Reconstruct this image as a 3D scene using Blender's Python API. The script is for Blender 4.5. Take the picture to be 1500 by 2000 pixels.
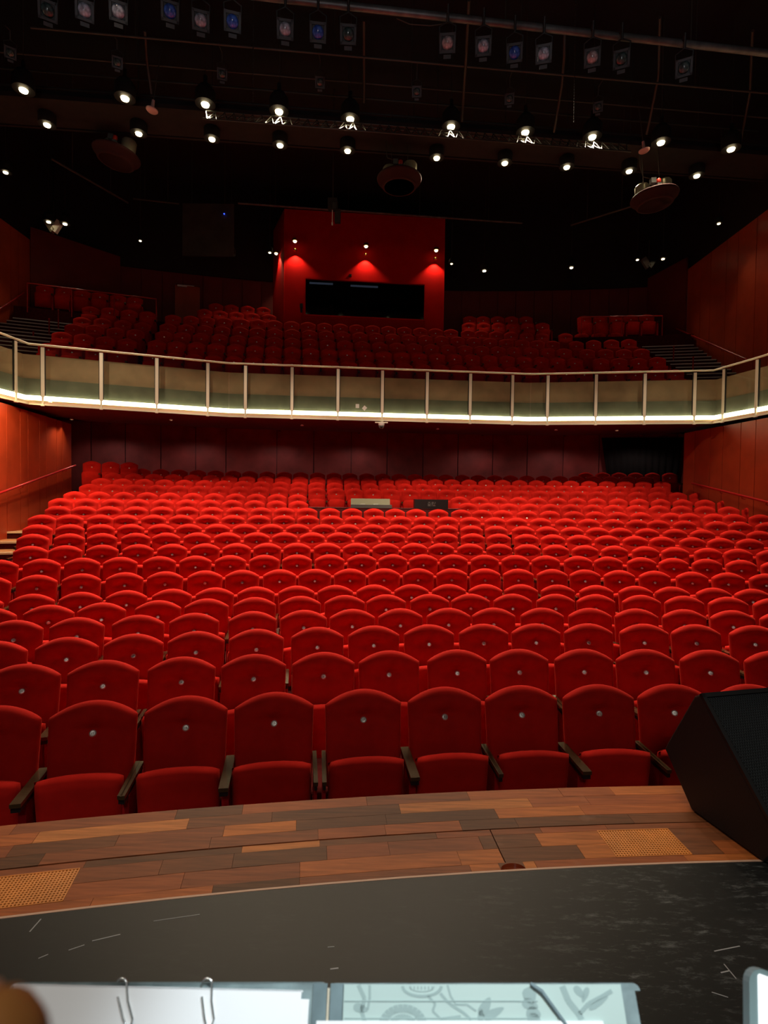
import bpy, bmesh, math, random
import numpy as np
from mathutils import Vector, Matrix
random.seed(7)
sc = bpy.context.scene
for o in list(bpy.data.objects): bpy.data.objects.remove(o)
PI = math.pi
EYE = 2.26                       # eye height above the auditorium floor; most survey numbers below are relative to the eye
F, PT, RL, CX, CY = 1050.0, 0.02730, 0.01314, 2.7974, -19.6530   # CX,CY = centre of the seating arcs
# ------------------------------------------------------------------ camera
cam_d = bpy.data.cameras.new('camera'); cam = bpy.data.objects.new('camera', cam_d); sc.collection.objects.link(cam)
cam_d.sensor_fit = 'VERTICAL'; cam_d.sensor_height = 36.0; cam_d.sensor_width = 27.0
cam_d.lens = F/2000*36; cam_d.clip_start = .01; cam_d.clip_end = 200
cam_d.dof.use_dof = True; cam_d.dof.focus_distance = 9.0; cam_d.dof.aperture_fstop = 11.0
c_, s_ = math.cos(RL), math.sin(RL); cp, sp = math.cos(PT), math.sin(PT)
Rv = Vector((1, 0, 0)); Uv = Vector((0, sp, cp)); Fv = Vector((0, cp, -sp))
right = Rv*c_ + Uv*s_; up = Uv*c_ - Rv*s_
M = Matrix((right, up, -Fv)).transposed().to_4x4(); M.translation = Vector((0, 0, EYE))
cam.matrix_world = M
sc.camera = cam
# ------------------------------------------------------------------ world, exposure
w = bpy.data.worlds.new('world'); sc.world = w; w.use_nodes = True
w.node_tree.nodes['Background'].inputs[0].default_value = (.8, .85, 1, 1)
w.node_tree.nodes['Background'].inputs[1].default_value = .012
sc.view_settings.view_transform = 'Standard'; sc.view_settings.look = 'None'
sc.view_settings.exposure = 0.0; sc.view_settings.gamma = 1.0; sc.view_settings.use_curve_mapping = False
def area(name, loc, target, size, power, col, shape='DISK'):
    l = bpy.data.lights.new(name, 'AREA'); l.shape = shape; l.size = size; l.energy = power; l.color = col
    o = bpy.data.objects.new(name, l); sc.collection.objects.link(o); o.location = loc
    o.rotation_euler = (Vector(target)-Vector(loc)).to_track_quat('-Z', 'Y').to_euler(); return o
def spot(name, loc, target, ang, power, col, soft=.05, blend=.6):
    l = bpy.data.lights.new(name, 'SPOT'); l.energy = power; l.color = col; l.spot_size = ang; l.spot_blend = blend; l.shadow_soft_size = soft
    o = bpy.data.objects.new(name, l); sc.collection.objects.link(o); o.location = loc; o.rotation_euler = (Vector(target)-Vector(loc)).to_track_quat('-Z', 'Y').to_euler(); return o
for hx in (-1.6, 1.9): spot('stage_work_light', (hx, -.5, EYE+4.6), (hx+.1, .62 if hx < 0 else .80, .6), .72, 330, (1, .90, .76), .10, .25)
for hx in (-5.6, -3.3, -1.0, 1.4, 3.8, 6.2): spot('added_lantern_fill', (hx*.5, -.5, EYE+1.8), (hx, 8.3, EYE+7.6), .36, 150, (.88, .93, 1), .12, .6)  # added fill from near the viewpoint, brightening the lantern lenses
area('added_front_fill', (0, -3.0, EYE+3.1), (1.2, 6, .8), 1.2, 40, (1, .95, .92))  # added soft fill that lifts the seat fronts
spot('stand_lamp', (.12, .18, EYE+.30), (.06, .34, EYE-.40), .75, 23, (.84, .95, 1), .03)
# house spots above the forestalls, out of the picture, trained on the rear stalls
for hx in (-6.5, -3.8, -1.1, 1.6, 4.3, 7.0): spot('forestalls_house_spot', (hx, 4.6, EYE+9.0), (hx*1.05+.3, 15.8, EYE-.3), .46, 2000, (1, .80, .58), .12, .7)
for hx in (-5.6, -3.6, .6, 2.4, 5.6): spot('added_top_fill', (hx, 10.6, EYE+9.0), (hx+.1, 8.4, 0), 1.15, 1700, (1, .80, .58), .12, .8)  # added overhead fill for lit seat tops, with no fixture modelled
LAMP_COL = (1.0, .80, .55)
# ------------------------------------------------------------------ survey helpers
def ray(x, y):
    u = (x-750)/F; v = -(y-1000)/F
    u2 = c_*u-s_*v; v2 = s_*u+c_*v
    return (u2, cp+sp*v2, -sp+cp*v2)
def onz(x, y, z):
    d = ray(x, y); t = z/d[2]; return (d[0]*t, d[1]*t, z+EYE)
def ony(x, y, Y):
    d = ray(x, y); t = Y/d[1]; return (d[0]*t, Y, d[2]*t+EYE)
def onR(x, R):
    d = ray(x, 971); dx, dy = d[0], d[1]
    b = -(dx*CX+dy*CY); a = dx*dx+dy*dy; cc = CX*CX+CY*CY-R*R
    t = (-b+math.sqrt(b*b-a*cc))/a
    return t*dx, t*dy
def arc(R, th, z=0): return (CX+R*math.sin(th), CY+R*math.cos(th), z)
def theta(x, y): return math.atan2(x-CX, y-CY)
def th_at_x(R, X): return math.asin(max(-1, min(1, (X-CX)/R)))
def Z(z): return z+EYE
# ------------------------------------------------------------------ materials
MATS = {}
def mat(name, col, rough=.6, metal=0., emit=None, es=0., noise=None, sheen=0., coat=0., bump=0., spec=None, rnd=0.):
    m = bpy.data.materials.new(name); m.use_nodes = True; nt = m.node_tree; b = nt.nodes['Principled BSDF']
    b.inputs['Base Color'].default_value = (*col, 1); b.inputs['Roughness'].default_value = rough; b.inputs['Metallic'].default_value = metal
    if spec is not None: b.inputs['Specular IOR Level'].default_value = spec
    if sheen: b.inputs['Sheen Weight'].default_value = sheen; b.inputs['Sheen Tint'].default_value = (1, .25, .15, 1); b.inputs['Sheen Roughness'].default_value = .4
    if coat: b.inputs['Coat Weight'].default_value = coat; b.inputs['Coat Roughness'].default_value = .15
    if emit: b.inputs['Emission Color'].default_value = (*emit, 1); b.inputs['Emission Strength'].default_value = es
    tc = nt.nodes.new('ShaderNodeTexCoord')
    if noise:
        sc_, amt = noise
        n = nt.nodes.new('ShaderNodeTexNoise'); n.inputs['Scale'].default_value = sc_; n.inputs['Detail'].default_value = 4
        nt.links.new(tc.outputs['Object'], n.inputs['Vector'])
        r = nt.nodes.new('ShaderNodeValToRGB'); r.color_ramp.elements[0].position = .3; r.color_ramp.elements[1].position = .7
        r.color_ramp.elements[0].color = (*[c*(1-amt) for c in col], 1); r.color_ramp.elements[1].color = (*[min(1, c*(1+amt)) for c in col], 1)
        nt.links.new(n.outputs['Fac'], r.inputs['Fac']); src = r.outputs['Color']
        if rnd:
            oi = nt.nodes.new('ShaderNodeObjectInfo'); h = nt.nodes.new('ShaderNodeHueSaturation')
            mr = nt.nodes.new('ShaderNodeMapRange'); mr.inputs['To Min'].default_value = 1-rnd; mr.inputs['To Max'].default_value = 1+rnd
            nt.links.new(oi.outputs['Random'], mr.inputs['Value']); nt.links.new(mr.outputs['Result'], h.inputs['Value'])
            nt.links.new(src, h.inputs['Color']); src = h.outputs['Color']
        nt.links.new(src, b.inputs['Base Color'])
    if bump:
        n2 = nt.nodes.new('ShaderNodeTexNoise'); n2.inputs['Scale'].default_value = 220; nt.links.new(tc.outputs['Object'], n2.inputs['Vector'])
        bm_ = nt.nodes.new('ShaderNodeBump'); bm_.inputs['Strength'].default_value = bump; bm_.inputs['Distance'].default_value = .002
        nt.links.new(n2.outputs['Fac'], bm_.inputs['Height']); nt.links.new(bm_.outputs['Normal'], b.inputs['Normal'])
    MATS[name] = m; return m
velvet = mat('red_velvet', (.62, .013, .007), .9, sheen=.10, noise=(9, .10), bump=.25, rnd=.06, spec=.15)
velvet_side = mat('red_side_cloth', (.42, .006, .010), .9, noise=(9, .1), bump=.2, spec=.2)
armwood = mat('dark_arm_wood', (.055, .038, .016), .2, coat=.8, noise=(12, .25))
disc_m = mat('brass_number_disc', (.92, .87, .74), .42, metal=.7)
ink = mat('engraved_dark_ink', (.05, .05, .04), .6)
blackpl = mat('black_plastic', (.012, .012, .013), .45)
blackmt = mat('black_painted_steel', (.018, .017, .016), .5, metal=.2)
void = mat('black_ceiling_paint', (.012, .010, .009), .9)
pipe_m = mat('grey_steel_pipe', (.16, .15, .14), .45, metal=.5, noise=(6, .3))
dimpipe = mat('dull_black_pipe', (.06, .045, .036), .55, metal=.3)
redwall = mat('red_lacquered_panel', (.42, .05, .014), .42, noise=(2.5, .12), rnd=.07)
redgap = mat('red_panel_backing', (.25, .008, .006), .6)
boothred = mat('booth_red_paint', (.55, .004, .003), .9, noise=(3, .06), spec=.1)
backred = mat('dark_mahogany_panel', (.30, .045, .04), .6, noise=(2, .25), rnd=.08)
upperred = mat('dull_red_wall', (.16, .008, .006), .7, noise=(2, .12), rnd=.06)
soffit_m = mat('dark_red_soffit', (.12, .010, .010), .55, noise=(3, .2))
railred = mat('red_painted_rail', (.42, .012, .012), .3, coat=.3)
tread = mat('brown_step_wood', (.36, .15, .05), .45, noise=(6, .3))
nosing = mat('cream_step_nosing', (.80, .66, .42), .5)
nosing2 = mat('grey_step_nosing', (.62, .60, .56), .45)
carpet = mat('dark_red_carpet', (.06, .010, .010), 1.0, noise=(20, .3), spec=0.)
steel = mat('cream_satin_steel', (.80, .72, .56), .4, metal=.2)
cream = mat('cream_fascia', (.72, .62, .42), .5)
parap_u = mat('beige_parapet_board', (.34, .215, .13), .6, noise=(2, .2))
parap_refl = mat('green_grey_painted_reflection', (.115, .115, .085), .6, noise=(3, .2))  # second parapet tone, painting in the reflection seen in the balcony glass
peach = mat('pale_wood_ledge', (.75, .50, .33), .5)
led = mat('led_strip_glow', (1, .95, .7), .5, emit=(1, .93, .62), es=8)
bulb = mat('warm_lamp_glow', (1, .8, .5), .5, emit=(1, .80, .45), es=10)
bulb_s = mat('small_warm_lamp_glow', (1, .8, .5), .5, emit=(1, .78, .42), es=7)
gold = mat('gilded_reflector', (.75, .55, .2), .3, metal=.9)
white = mat('white_plastic', (.75, .74, .70), .5)
pink = mat('pale_pink_plastic', (.70, .38, .34), .5)
discred = mat('maroon_dish', (.05, .016, .016), .8, spec=.2)
tank = mat('olive_grey_metal', (.42, .40, .28), .35, metal=.5)
redcap = mat('bright_red_cap', (.7, .04, .02), .4)
paper = mat('white_paper', (.93, .96, .98), .7)
grn = mat('green_tinted_dark_console', (.13, .12, .05), .4)
grey = mat('mid_grey_metal', (.15, .165, .155), .45, metal=.3)
bluedot = mat('blue_indicator_glow', (.02, .05, 1), .5, emit=(.03, .08, 1), es=3)
skin = mat('fingertip_skin', (.30, .12, .025), .6)
def glassmat(name, tint, mixf, rough=.05):
    m = bpy.data.materials.new(name); m.use_nodes = True; nt = m.node_tree
    for n in list(nt.nodes): nt.nodes.remove(n)
    o = nt.nodes.new('ShaderNodeOutputMaterial'); mx = nt.nodes.new('ShaderNodeMixShader'); t = nt.nodes.new('ShaderNodeBsdfTransparent'); g = nt.nodes.new('ShaderNodeBsdfGlossy')
    t.inputs[0].default_value = (*tint, 1); g.inputs['Roughness'].default_value = rough; mx.inputs[0].default_value = mixf
    nt.links.new(t.outputs[0], mx.inputs[1]); nt.links.new(g.outputs[0], mx.inputs[2]); nt.links.new(mx.outputs[0], o.inputs[0]); return m
glass = glassmat('clear_green_glass', (.90, .93, .87), .035)
boothglass = glassmat('dark_window_glass', (.10, .11, .12), .05)
def lensmat(name, col, col2):
    m = mat(name, col, .12, coat=.8); nt = m.node_tree; b = nt.nodes['Principled BSDF']
    tc = nt.nodes.new('ShaderNodeTexCoord'); v = nt.nodes.new('ShaderNodeTexVoronoi'); v.inputs['Scale'].default_value = 22
    nt.links.new(tc.outputs['Object'], v.inputs['Vector'])
    r = nt.nodes.new('ShaderNodeValToRGB'); r.color_ramp.elements[0].color = (*col, 1); r.color_ramp.elements[1].color = (*col2, 1); r.color_ramp.elements[1].position = .95
    nt.links.new(v.outputs['Distance'], r.inputs['Fac']); nt.links.new(r.outputs['Color'], b.inputs['Base Color']); return m
lens_w = lensmat('pale_lens', (.75, .78, .9), (.10, .11, .14))
lens_b = lensmat('blue_filter_lens', (.10, .25, .85), (.01, .03, .25))
lens_p = lensmat('pinkish_lens', (.80, .66, .66), (.12, .10, .10))
lens_d = lensmat('dim_green_lens', (.10, .16, .15), (.01, .02, .02))
def woodmat():
    m = bpy.data.materials.new('mahogany_parquet'); m.use_nodes = True; nt = m.node_tree; b = nt.nodes['Principled BSDF']
    tc = nt.nodes.new('ShaderNodeTexCoord'); mp = nt.nodes.new('ShaderNodeMapping'); mp.inputs['Scale'].default_value = (2.2, 34, 10)
    oi = nt.nodes.new('ShaderNodeObjectInfo'); cx_ = nt.nodes.new('ShaderNodeCombineXYZ')
    ml = nt.nodes.new('ShaderNodeMath'); ml.operation = 'MULTIPLY'; ml.inputs[1].default_value = 37
    nt.links.new(oi.outputs['Random'], ml.inputs[0]); nt.links.new(ml.outputs[0], cx_.inputs[2]); nt.links.new(cx_.outputs[0], mp.inputs['Location'])
    nt.links.new(tc.outputs['Object'], mp.inputs['Vector'])
    n = nt.nodes.new('ShaderNodeTexNoise'); n.inputs['Scale'].default_value = 1.6; n.inputs['Detail'].default_value = 7; n.inputs['Roughness'].default_value = .65
    nt.links.new(mp.outputs[0], n.inputs['Vector'])
    r = nt.nodes.new('ShaderNodeValToRGB'); e = r.color_ramp.elements
    e[0].position = 0; e[0].color = (.12, .043, .016, 1); e[1].position = 1; e[1].color = (.52, .19, .055, 1)
    for p_, c in ((.22, (.18, .058, .02)), (.45, (.30, .075, .022)), (.7, (.42, .11, .026)), (.86, (.50, .15, .03))):
        q = e.new(p_); q.color = (*c, 1)
    nt.links.new(oi.outputs['Random'], r.inputs['Fac'])
    g = nt.nodes.new('ShaderNodeMapRange'); g.inputs['From Min'].default_value = .3; g.inputs['From Max'].default_value = .7; g.inputs['To Min'].default_value = .62; g.inputs['To Max'].default_value = 1.3
    nt.links.new(n.outputs['Fac'], g.inputs['Value'])
    h = nt.nodes.new('ShaderNodeHueSaturation'); nt.links.new(r.outputs['Color'], h.inputs['Color']); nt.links.new(g.outputs['Result'], h.inputs['Value'])
    # pale wear: scattered scuffs
    n2 = nt.nodes.new('ShaderNodeTexNoise'); n2.inputs['Scale'].default_value = 5; n2.inputs['Detail'].default_value = 9; nt.links.new(tc.outputs['Object'], n2.inputs['Vector'])
    wr = nt.nodes.new('ShaderNodeValToRGB'); wr.color_ramp.elements[0].position = .66; wr.color_ramp.elements[1].position = .9; wr.color_ramp.elements[1].color = (.5, .5, .5, 1)
    nt.links.new(n2.outputs['Fac'], wr.inputs['Fac'])
    mx = nt.nodes.new('ShaderNodeMix'); mx.data_type = 'RGBA'; mx.inputs['B'].default_value = (.42, .24, .17, 1)
    nt.links.new(wr.outputs['Color'], mx.inputs['Factor']); nt.links.new(h.outputs['Color'], mx.inputs['A']); nt.links.new(mx.outputs['Result'], b.inputs['Base Color'])
    b.inputs['Roughness'].default_value = .5; b.inputs['Specular IOR Level'].default_value = .25; return m
parquet = woodmat()
orange_wood = mat('orange_cane_wood', (.72, .24, .04), .4, noise=(12, .15))
edge_wood = mat('worn_pale_edge', (.62, .38, .27), .5)
holewood = mat('glossy_red_brown_wood', (.28, .05, .015), .15, coat=.8)
def blackfloor():
    m = bpy.data.materials.new('scuffed_black_floor'); m.use_nodes = True; nt = m.node_tree; b = nt.nodes['Principled BSDF']
    tc = nt.nodes.new('ShaderNodeTexCoord')
    base = (.011, .0118, .0125)
    def layer(scale, rot, lo, hi, stretch):
        mp = nt.nodes.new('ShaderNodeMapping'); mp.inputs['Rotation'].default_value = (0, 0, rot); mp.inputs['Scale'].default_value = (scale, scale*stretch, 1)
        n = nt.nodes.new('ShaderNodeTexNoise'); n.inputs['Detail'].default_value = 8; n.inputs['Roughness'].default_value = .75; n.inputs['Scale'].default_value = 1
        nt.links.new(tc.outputs['Object'], mp.inputs['Vector']); nt.links.new(mp.outputs[0], n.inputs['Vector'])
        r = nt.nodes.new('ShaderNodeMapRange'); r.inputs['From Min'].default_value = lo; r.inputs['From Max'].default_value = hi; nt.links.new(n.outputs['Fac'], r.inputs['Value']); return r.outputs['Result']
    a = layer(9, .5, .54, .72, 3.5); c = layer(14, -.7, .57, .74, 5); d = layer(1.6, 0, .40, .56, 1)
    ad = nt.nodes.new('ShaderNodeMath'); ad.operation = 'ADD'; nt.links.new(a, ad.inputs[0]); nt.links.new(c, ad.inputs[1])
    # scuffs are worn mostly in front of the monitor speaker
    sx = nt.nodes.new('ShaderNodeSeparateXYZ'); nt.links.new(tc.outputs['Object'], sx.inputs[0])
    g = nt.nodes.new('ShaderNodeMapRange'); g.inputs['From Min'].default_value = .25; g.inputs['From Max'].default_value = 1.25; g.inputs['To Min'].default_value = .05; g.inputs['To Max'].default_value = 1
    nt.links.new(sx.outputs['X'], g.inputs['Value'])
    mu = nt.nodes.new('ShaderNodeMath'); mu.operation = 'MULTIPLY'; nt.links.new(ad.outputs[0], mu.inputs[0]); nt.links.new(g.outputs['Result'], mu.inputs[1])
    m2 = nt.nodes.new('ShaderNodeMath'); m2.operation = 'MULTIPLY'; nt.links.new(mu.outputs[0], m2.inputs[0]); nt.links.new(d, m2.inputs[1]); m2.use_clamp = True
    mx = nt.nodes.new('ShaderNodeMix'); mx.data_type = 'RGBA'; mx.inputs['A'].default_value = (*base, 1); mx.inputs['B'].default_value = (.17, .18, .18, 1)
    nt.links.new(m2.outputs[0], mx.inputs['Factor']); nt.links.new(mx.outputs['Result'], b.inputs['Base Color'])
    b.inputs['Roughness'].default_value = .42; b.inputs['Specular IOR Level'].default_value = .32; return m
blackboard = blackfloor()
scratch = mat('pale_scratch', (.42, .42, .44), .6)
def floralmat():
    m = bpy.data.materials.new('floral_print_paper'); m.use_nodes = True; nt = m.node_tree; b = nt.nodes['Principled BSDF']
    tc = nt.nodes.new('ShaderNodeTexCoord')
    n = nt.nodes.new('ShaderNodeTexNoise'); n.inputs['Scale'].default_value = 9; nt.links.new(tc.outputs['Object'], n.inputs['Vector'])
    mx = nt.nodes.new('ShaderNodeMix'); mx.data_type = 'RGBA'; mx.inputs['A'].default_value = (.44, .58, .56, 1); mx.inputs['B'].default_value = (.52, .65, .61, 1)
    nt.links.new(n.outputs['Fac'], mx.inputs['Factor']); nt.links.new(mx.outputs['Result'], b.inputs['Base Color']); b.inputs['Roughness'].default_value = .35; return m
floral = floralmat()
floral_ink = mat('grey_green_flower_print', (.32, .43, .42), .45)
marble = mat('grey_marbled_card', (.24, .32, .33), .5, noise=(45, .35))
marble_d = mat('darker_grey_card', (.17, .24, .26), .5, noise=(30, .3))
clip_m = mat('silver_wire', (.75, .78, .76), .25, metal=.9)
# ------------------------------------------------------------------ mesh builder
class MB:
    def __init__(s): s.v = []; s.f = []; s.m = []; s.sm = []
    def add(s, vs, fs, mi=0, smooth=False):
        n = len(s.v); s.v += [tuple(v) for v in vs]; s.f += [tuple(i+n for i in f) for f in fs]; s.m += [mi]*len(fs); s.sm += [smooth]*len(fs); return s
    def box(s, c, d, mi=0, ax=None, bev=0):
        ax = ax or (Vector((1, 0, 0)), Vector((0, 1, 0)), Vector((0, 0, 1))); c = Vector(c); d = [q/2 for q in d]
        vs = [c+ax[0]*(a*d[0])+ax[1]*(b*d[1])+ax[2]*(e*d[2]) for e in (-1, 1) for b in (-1, 1) for a in (-1, 1)]
        return s.add(vs, [(0, 2, 3, 1), (4, 5, 7, 6), (0, 1, 5, 4), (2, 6, 7, 3), (0, 4, 6, 2), (1, 3, 7, 5)], mi)
    def bar(s, p, q, w, h, mi=0, upv=(0, 0, 1)):
        p, q = Vector(p), Vector(q); a = (q-p); L = a.length; a.normalize(); upv = Vector(upv)
        b = upv.cross(a); b = b.normalized() if b.length > 1e-5 else Vector((1, 0, 0)); e = a.cross(b)
        return s.box((p+q)/2, (L, w, h), mi, (a, b, e))
    def tube(s, pts, r, n=8, mi=0, cap=True, radii=None):
        pts = [Vector(p) for p in pts]; vs = []; fs = []
        t0 = (pts[1]-pts[0]).normalized(); ref = Vector((0, 0, 1)) if abs(t0.z) < .9 else Vector((1, 0, 0))
        for i, p in enumerate(pts):
            t = (pts[min(i+1, len(pts)-1)]-pts[max(i-1, 0)]).normalized()
            b = (ref-t*ref.dot(t)).normalized(); e = t.cross(b); ref = b
            rr = radii[i] if radii else r
            vs += [p+(b*math.cos(2*PI*k/n)+e*math.sin(2*PI*k/n))*rr for k in range(n)]
        for i in range(len(pts)-1):
            for k in range(n): fs.append((i*n+k, i*n+(k+1) % n, (i+1)*n+(k+1) % n, (i+1)*n+k))
        s.add(vs, fs, mi, True)
        if cap:
            m = (len(pts)-1)*n; s.add(vs[:n], [tuple(range(n))[::-1]], mi); s.add(vs[m:], [tuple(range(n))], mi)
        return s
    def lathe(s, prof, n=20, mi=0, o=(0, 0, 0), axis=(0, 0, 1), smooth=True):
        a = Vector(axis).normalized(); ref = Vector((1, 0, 0)) if abs(a.x) < .9 else Vector((0, 1, 0))
        b = (ref-a*ref.dot(a)).normalized(); e = a.cross(b); o = Vector(o); vs = []; fs = []
        for r, z in prof: vs += [o+a*z+(b*math.cos(2*PI*k/n)+e*math.sin(2*PI*k/n))*r for k in range(n)]
        for i in range(len(prof)-1):
            for k in range(n): fs.append((i*n+k, i*n+(k+1) % n, (i+1)*n+(k+1) % n, (i+1)*n+k))
        s.add(vs, fs, mi, smooth)
        if prof[0][0] > 1e-4: s.add(vs[:n], [tuple(range(n))[::-1]], mi)
        if prof[-1][0] > 1e-4: m = (len(prof)-1)*n; s.add(vs[m:], [tuple(range(n))], mi)
        return s
    def poly(s, pts, thick, mi=0):
        pts = [Vector(p) for p in pts]; n = len(pts); t = Vector(thick)
        fs = [tuple(range(n))[::-1], tuple(range(n, 2*n))]+[(i, (i+1) % n, n+(i+1) % n, n+i) for i in range(n)]
        return s.add(pts+[p+t for p in pts], fs, mi)
    def mesh(s, name, mats):
        me = bpy.data.meshes.new(name); me.from_pydata(s.v, [], s.f)
        for m in (mats if isinstance(mats, (list, tuple)) else [mats]): me.materials.append(m)
        me.polygons.foreach_set('material_index', s.m); me.polygons.foreach_set('use_smooth', s.sm)
        bm = bmesh.new(); bm.from_mesh(me); bmesh.ops.recalc_face_normals(bm, faces=bm.faces); bm.to_mesh(me); bm.free()
        me.update(); return me
    def build(s, name, mats, parent=None, loc=None):
        return put(name, s.mesh(name, mats), parent, loc)
def put(name, me, parent=None, loc=None, rot=None):
    o = bpy.data.objects.new(name, me); sc.collection.objects.link(o)
    if parent: o.parent = parent
    if loc is not None: o.location = loc
    if rot is not None: o.rotation_euler = rot
    return o
def tag(o, label=None, cat=None, group=None, kind=None):
    if label: o['label'] = label
    if cat: o['category'] = cat
    if group: o['group'] = group
    if kind: o['kind'] = kind
    return o
def thing(name, label, cat, loc=(0, 0, 0), rz=0, group=None):
    o = bpy.data.objects.new(name, None); o.empty_display_size = .1; sc.collection.objects.link(o); o.location = loc; o.rotation_euler = (0, 0, rz)
    return tag(o, label, cat, group)
def struct(mb, name, mats, parent=None):
    o = mb.build(name, mats, parent)
    if not parent: o['kind'] = 'structure'
    return o
ONES = ['zeroth', 'first', 'second', 'third', 'fourth', 'fifth', 'sixth', 'seventh', 'eighth', 'ninth', 'tenth', 'eleventh', 'twelfth', 'thirteenth', 'fourteenth', 'fifteenth', 'sixteenth', 'seventeenth', 'eighteenth', 'nineteenth', 'twentieth']
def ordn(n):
    if n <= 20: return ONES[n]
    if n == 30: return 'thirtieth'
    return ('twenty-' if n < 30 else 'thirty-')+ONES[n % 10]
def arcstrip(mb, R0, R1, z0, z1, t0, t1, mi=0, n=None):
    """solid block between two radii and two heights"""
    n = n or max(1, int(abs(t1-t0)*R1/.6))
    vs = []; fs = []
    for i in range(n+1):
        t = t0+(t1-t0)*i/n
        vs += [arc(R0, t, z0), arc(R1, t, z0), arc(R1, t, z1), arc(R0, t, z1)]
    for i in range(n):
        a = i*4; b = a+4
        fs += [(a+3, a+2, b+2, b+3), (a, a+3, b+3, b), (a+1, b+1, b+2, a+2), (a, b, b+1, a+1)]
    fs += [(0, 1, 2, 3), (n*4, n*4+3, n*4+2, n*4+1)]
    mb.add(vs, fs, mi); return mb
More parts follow.
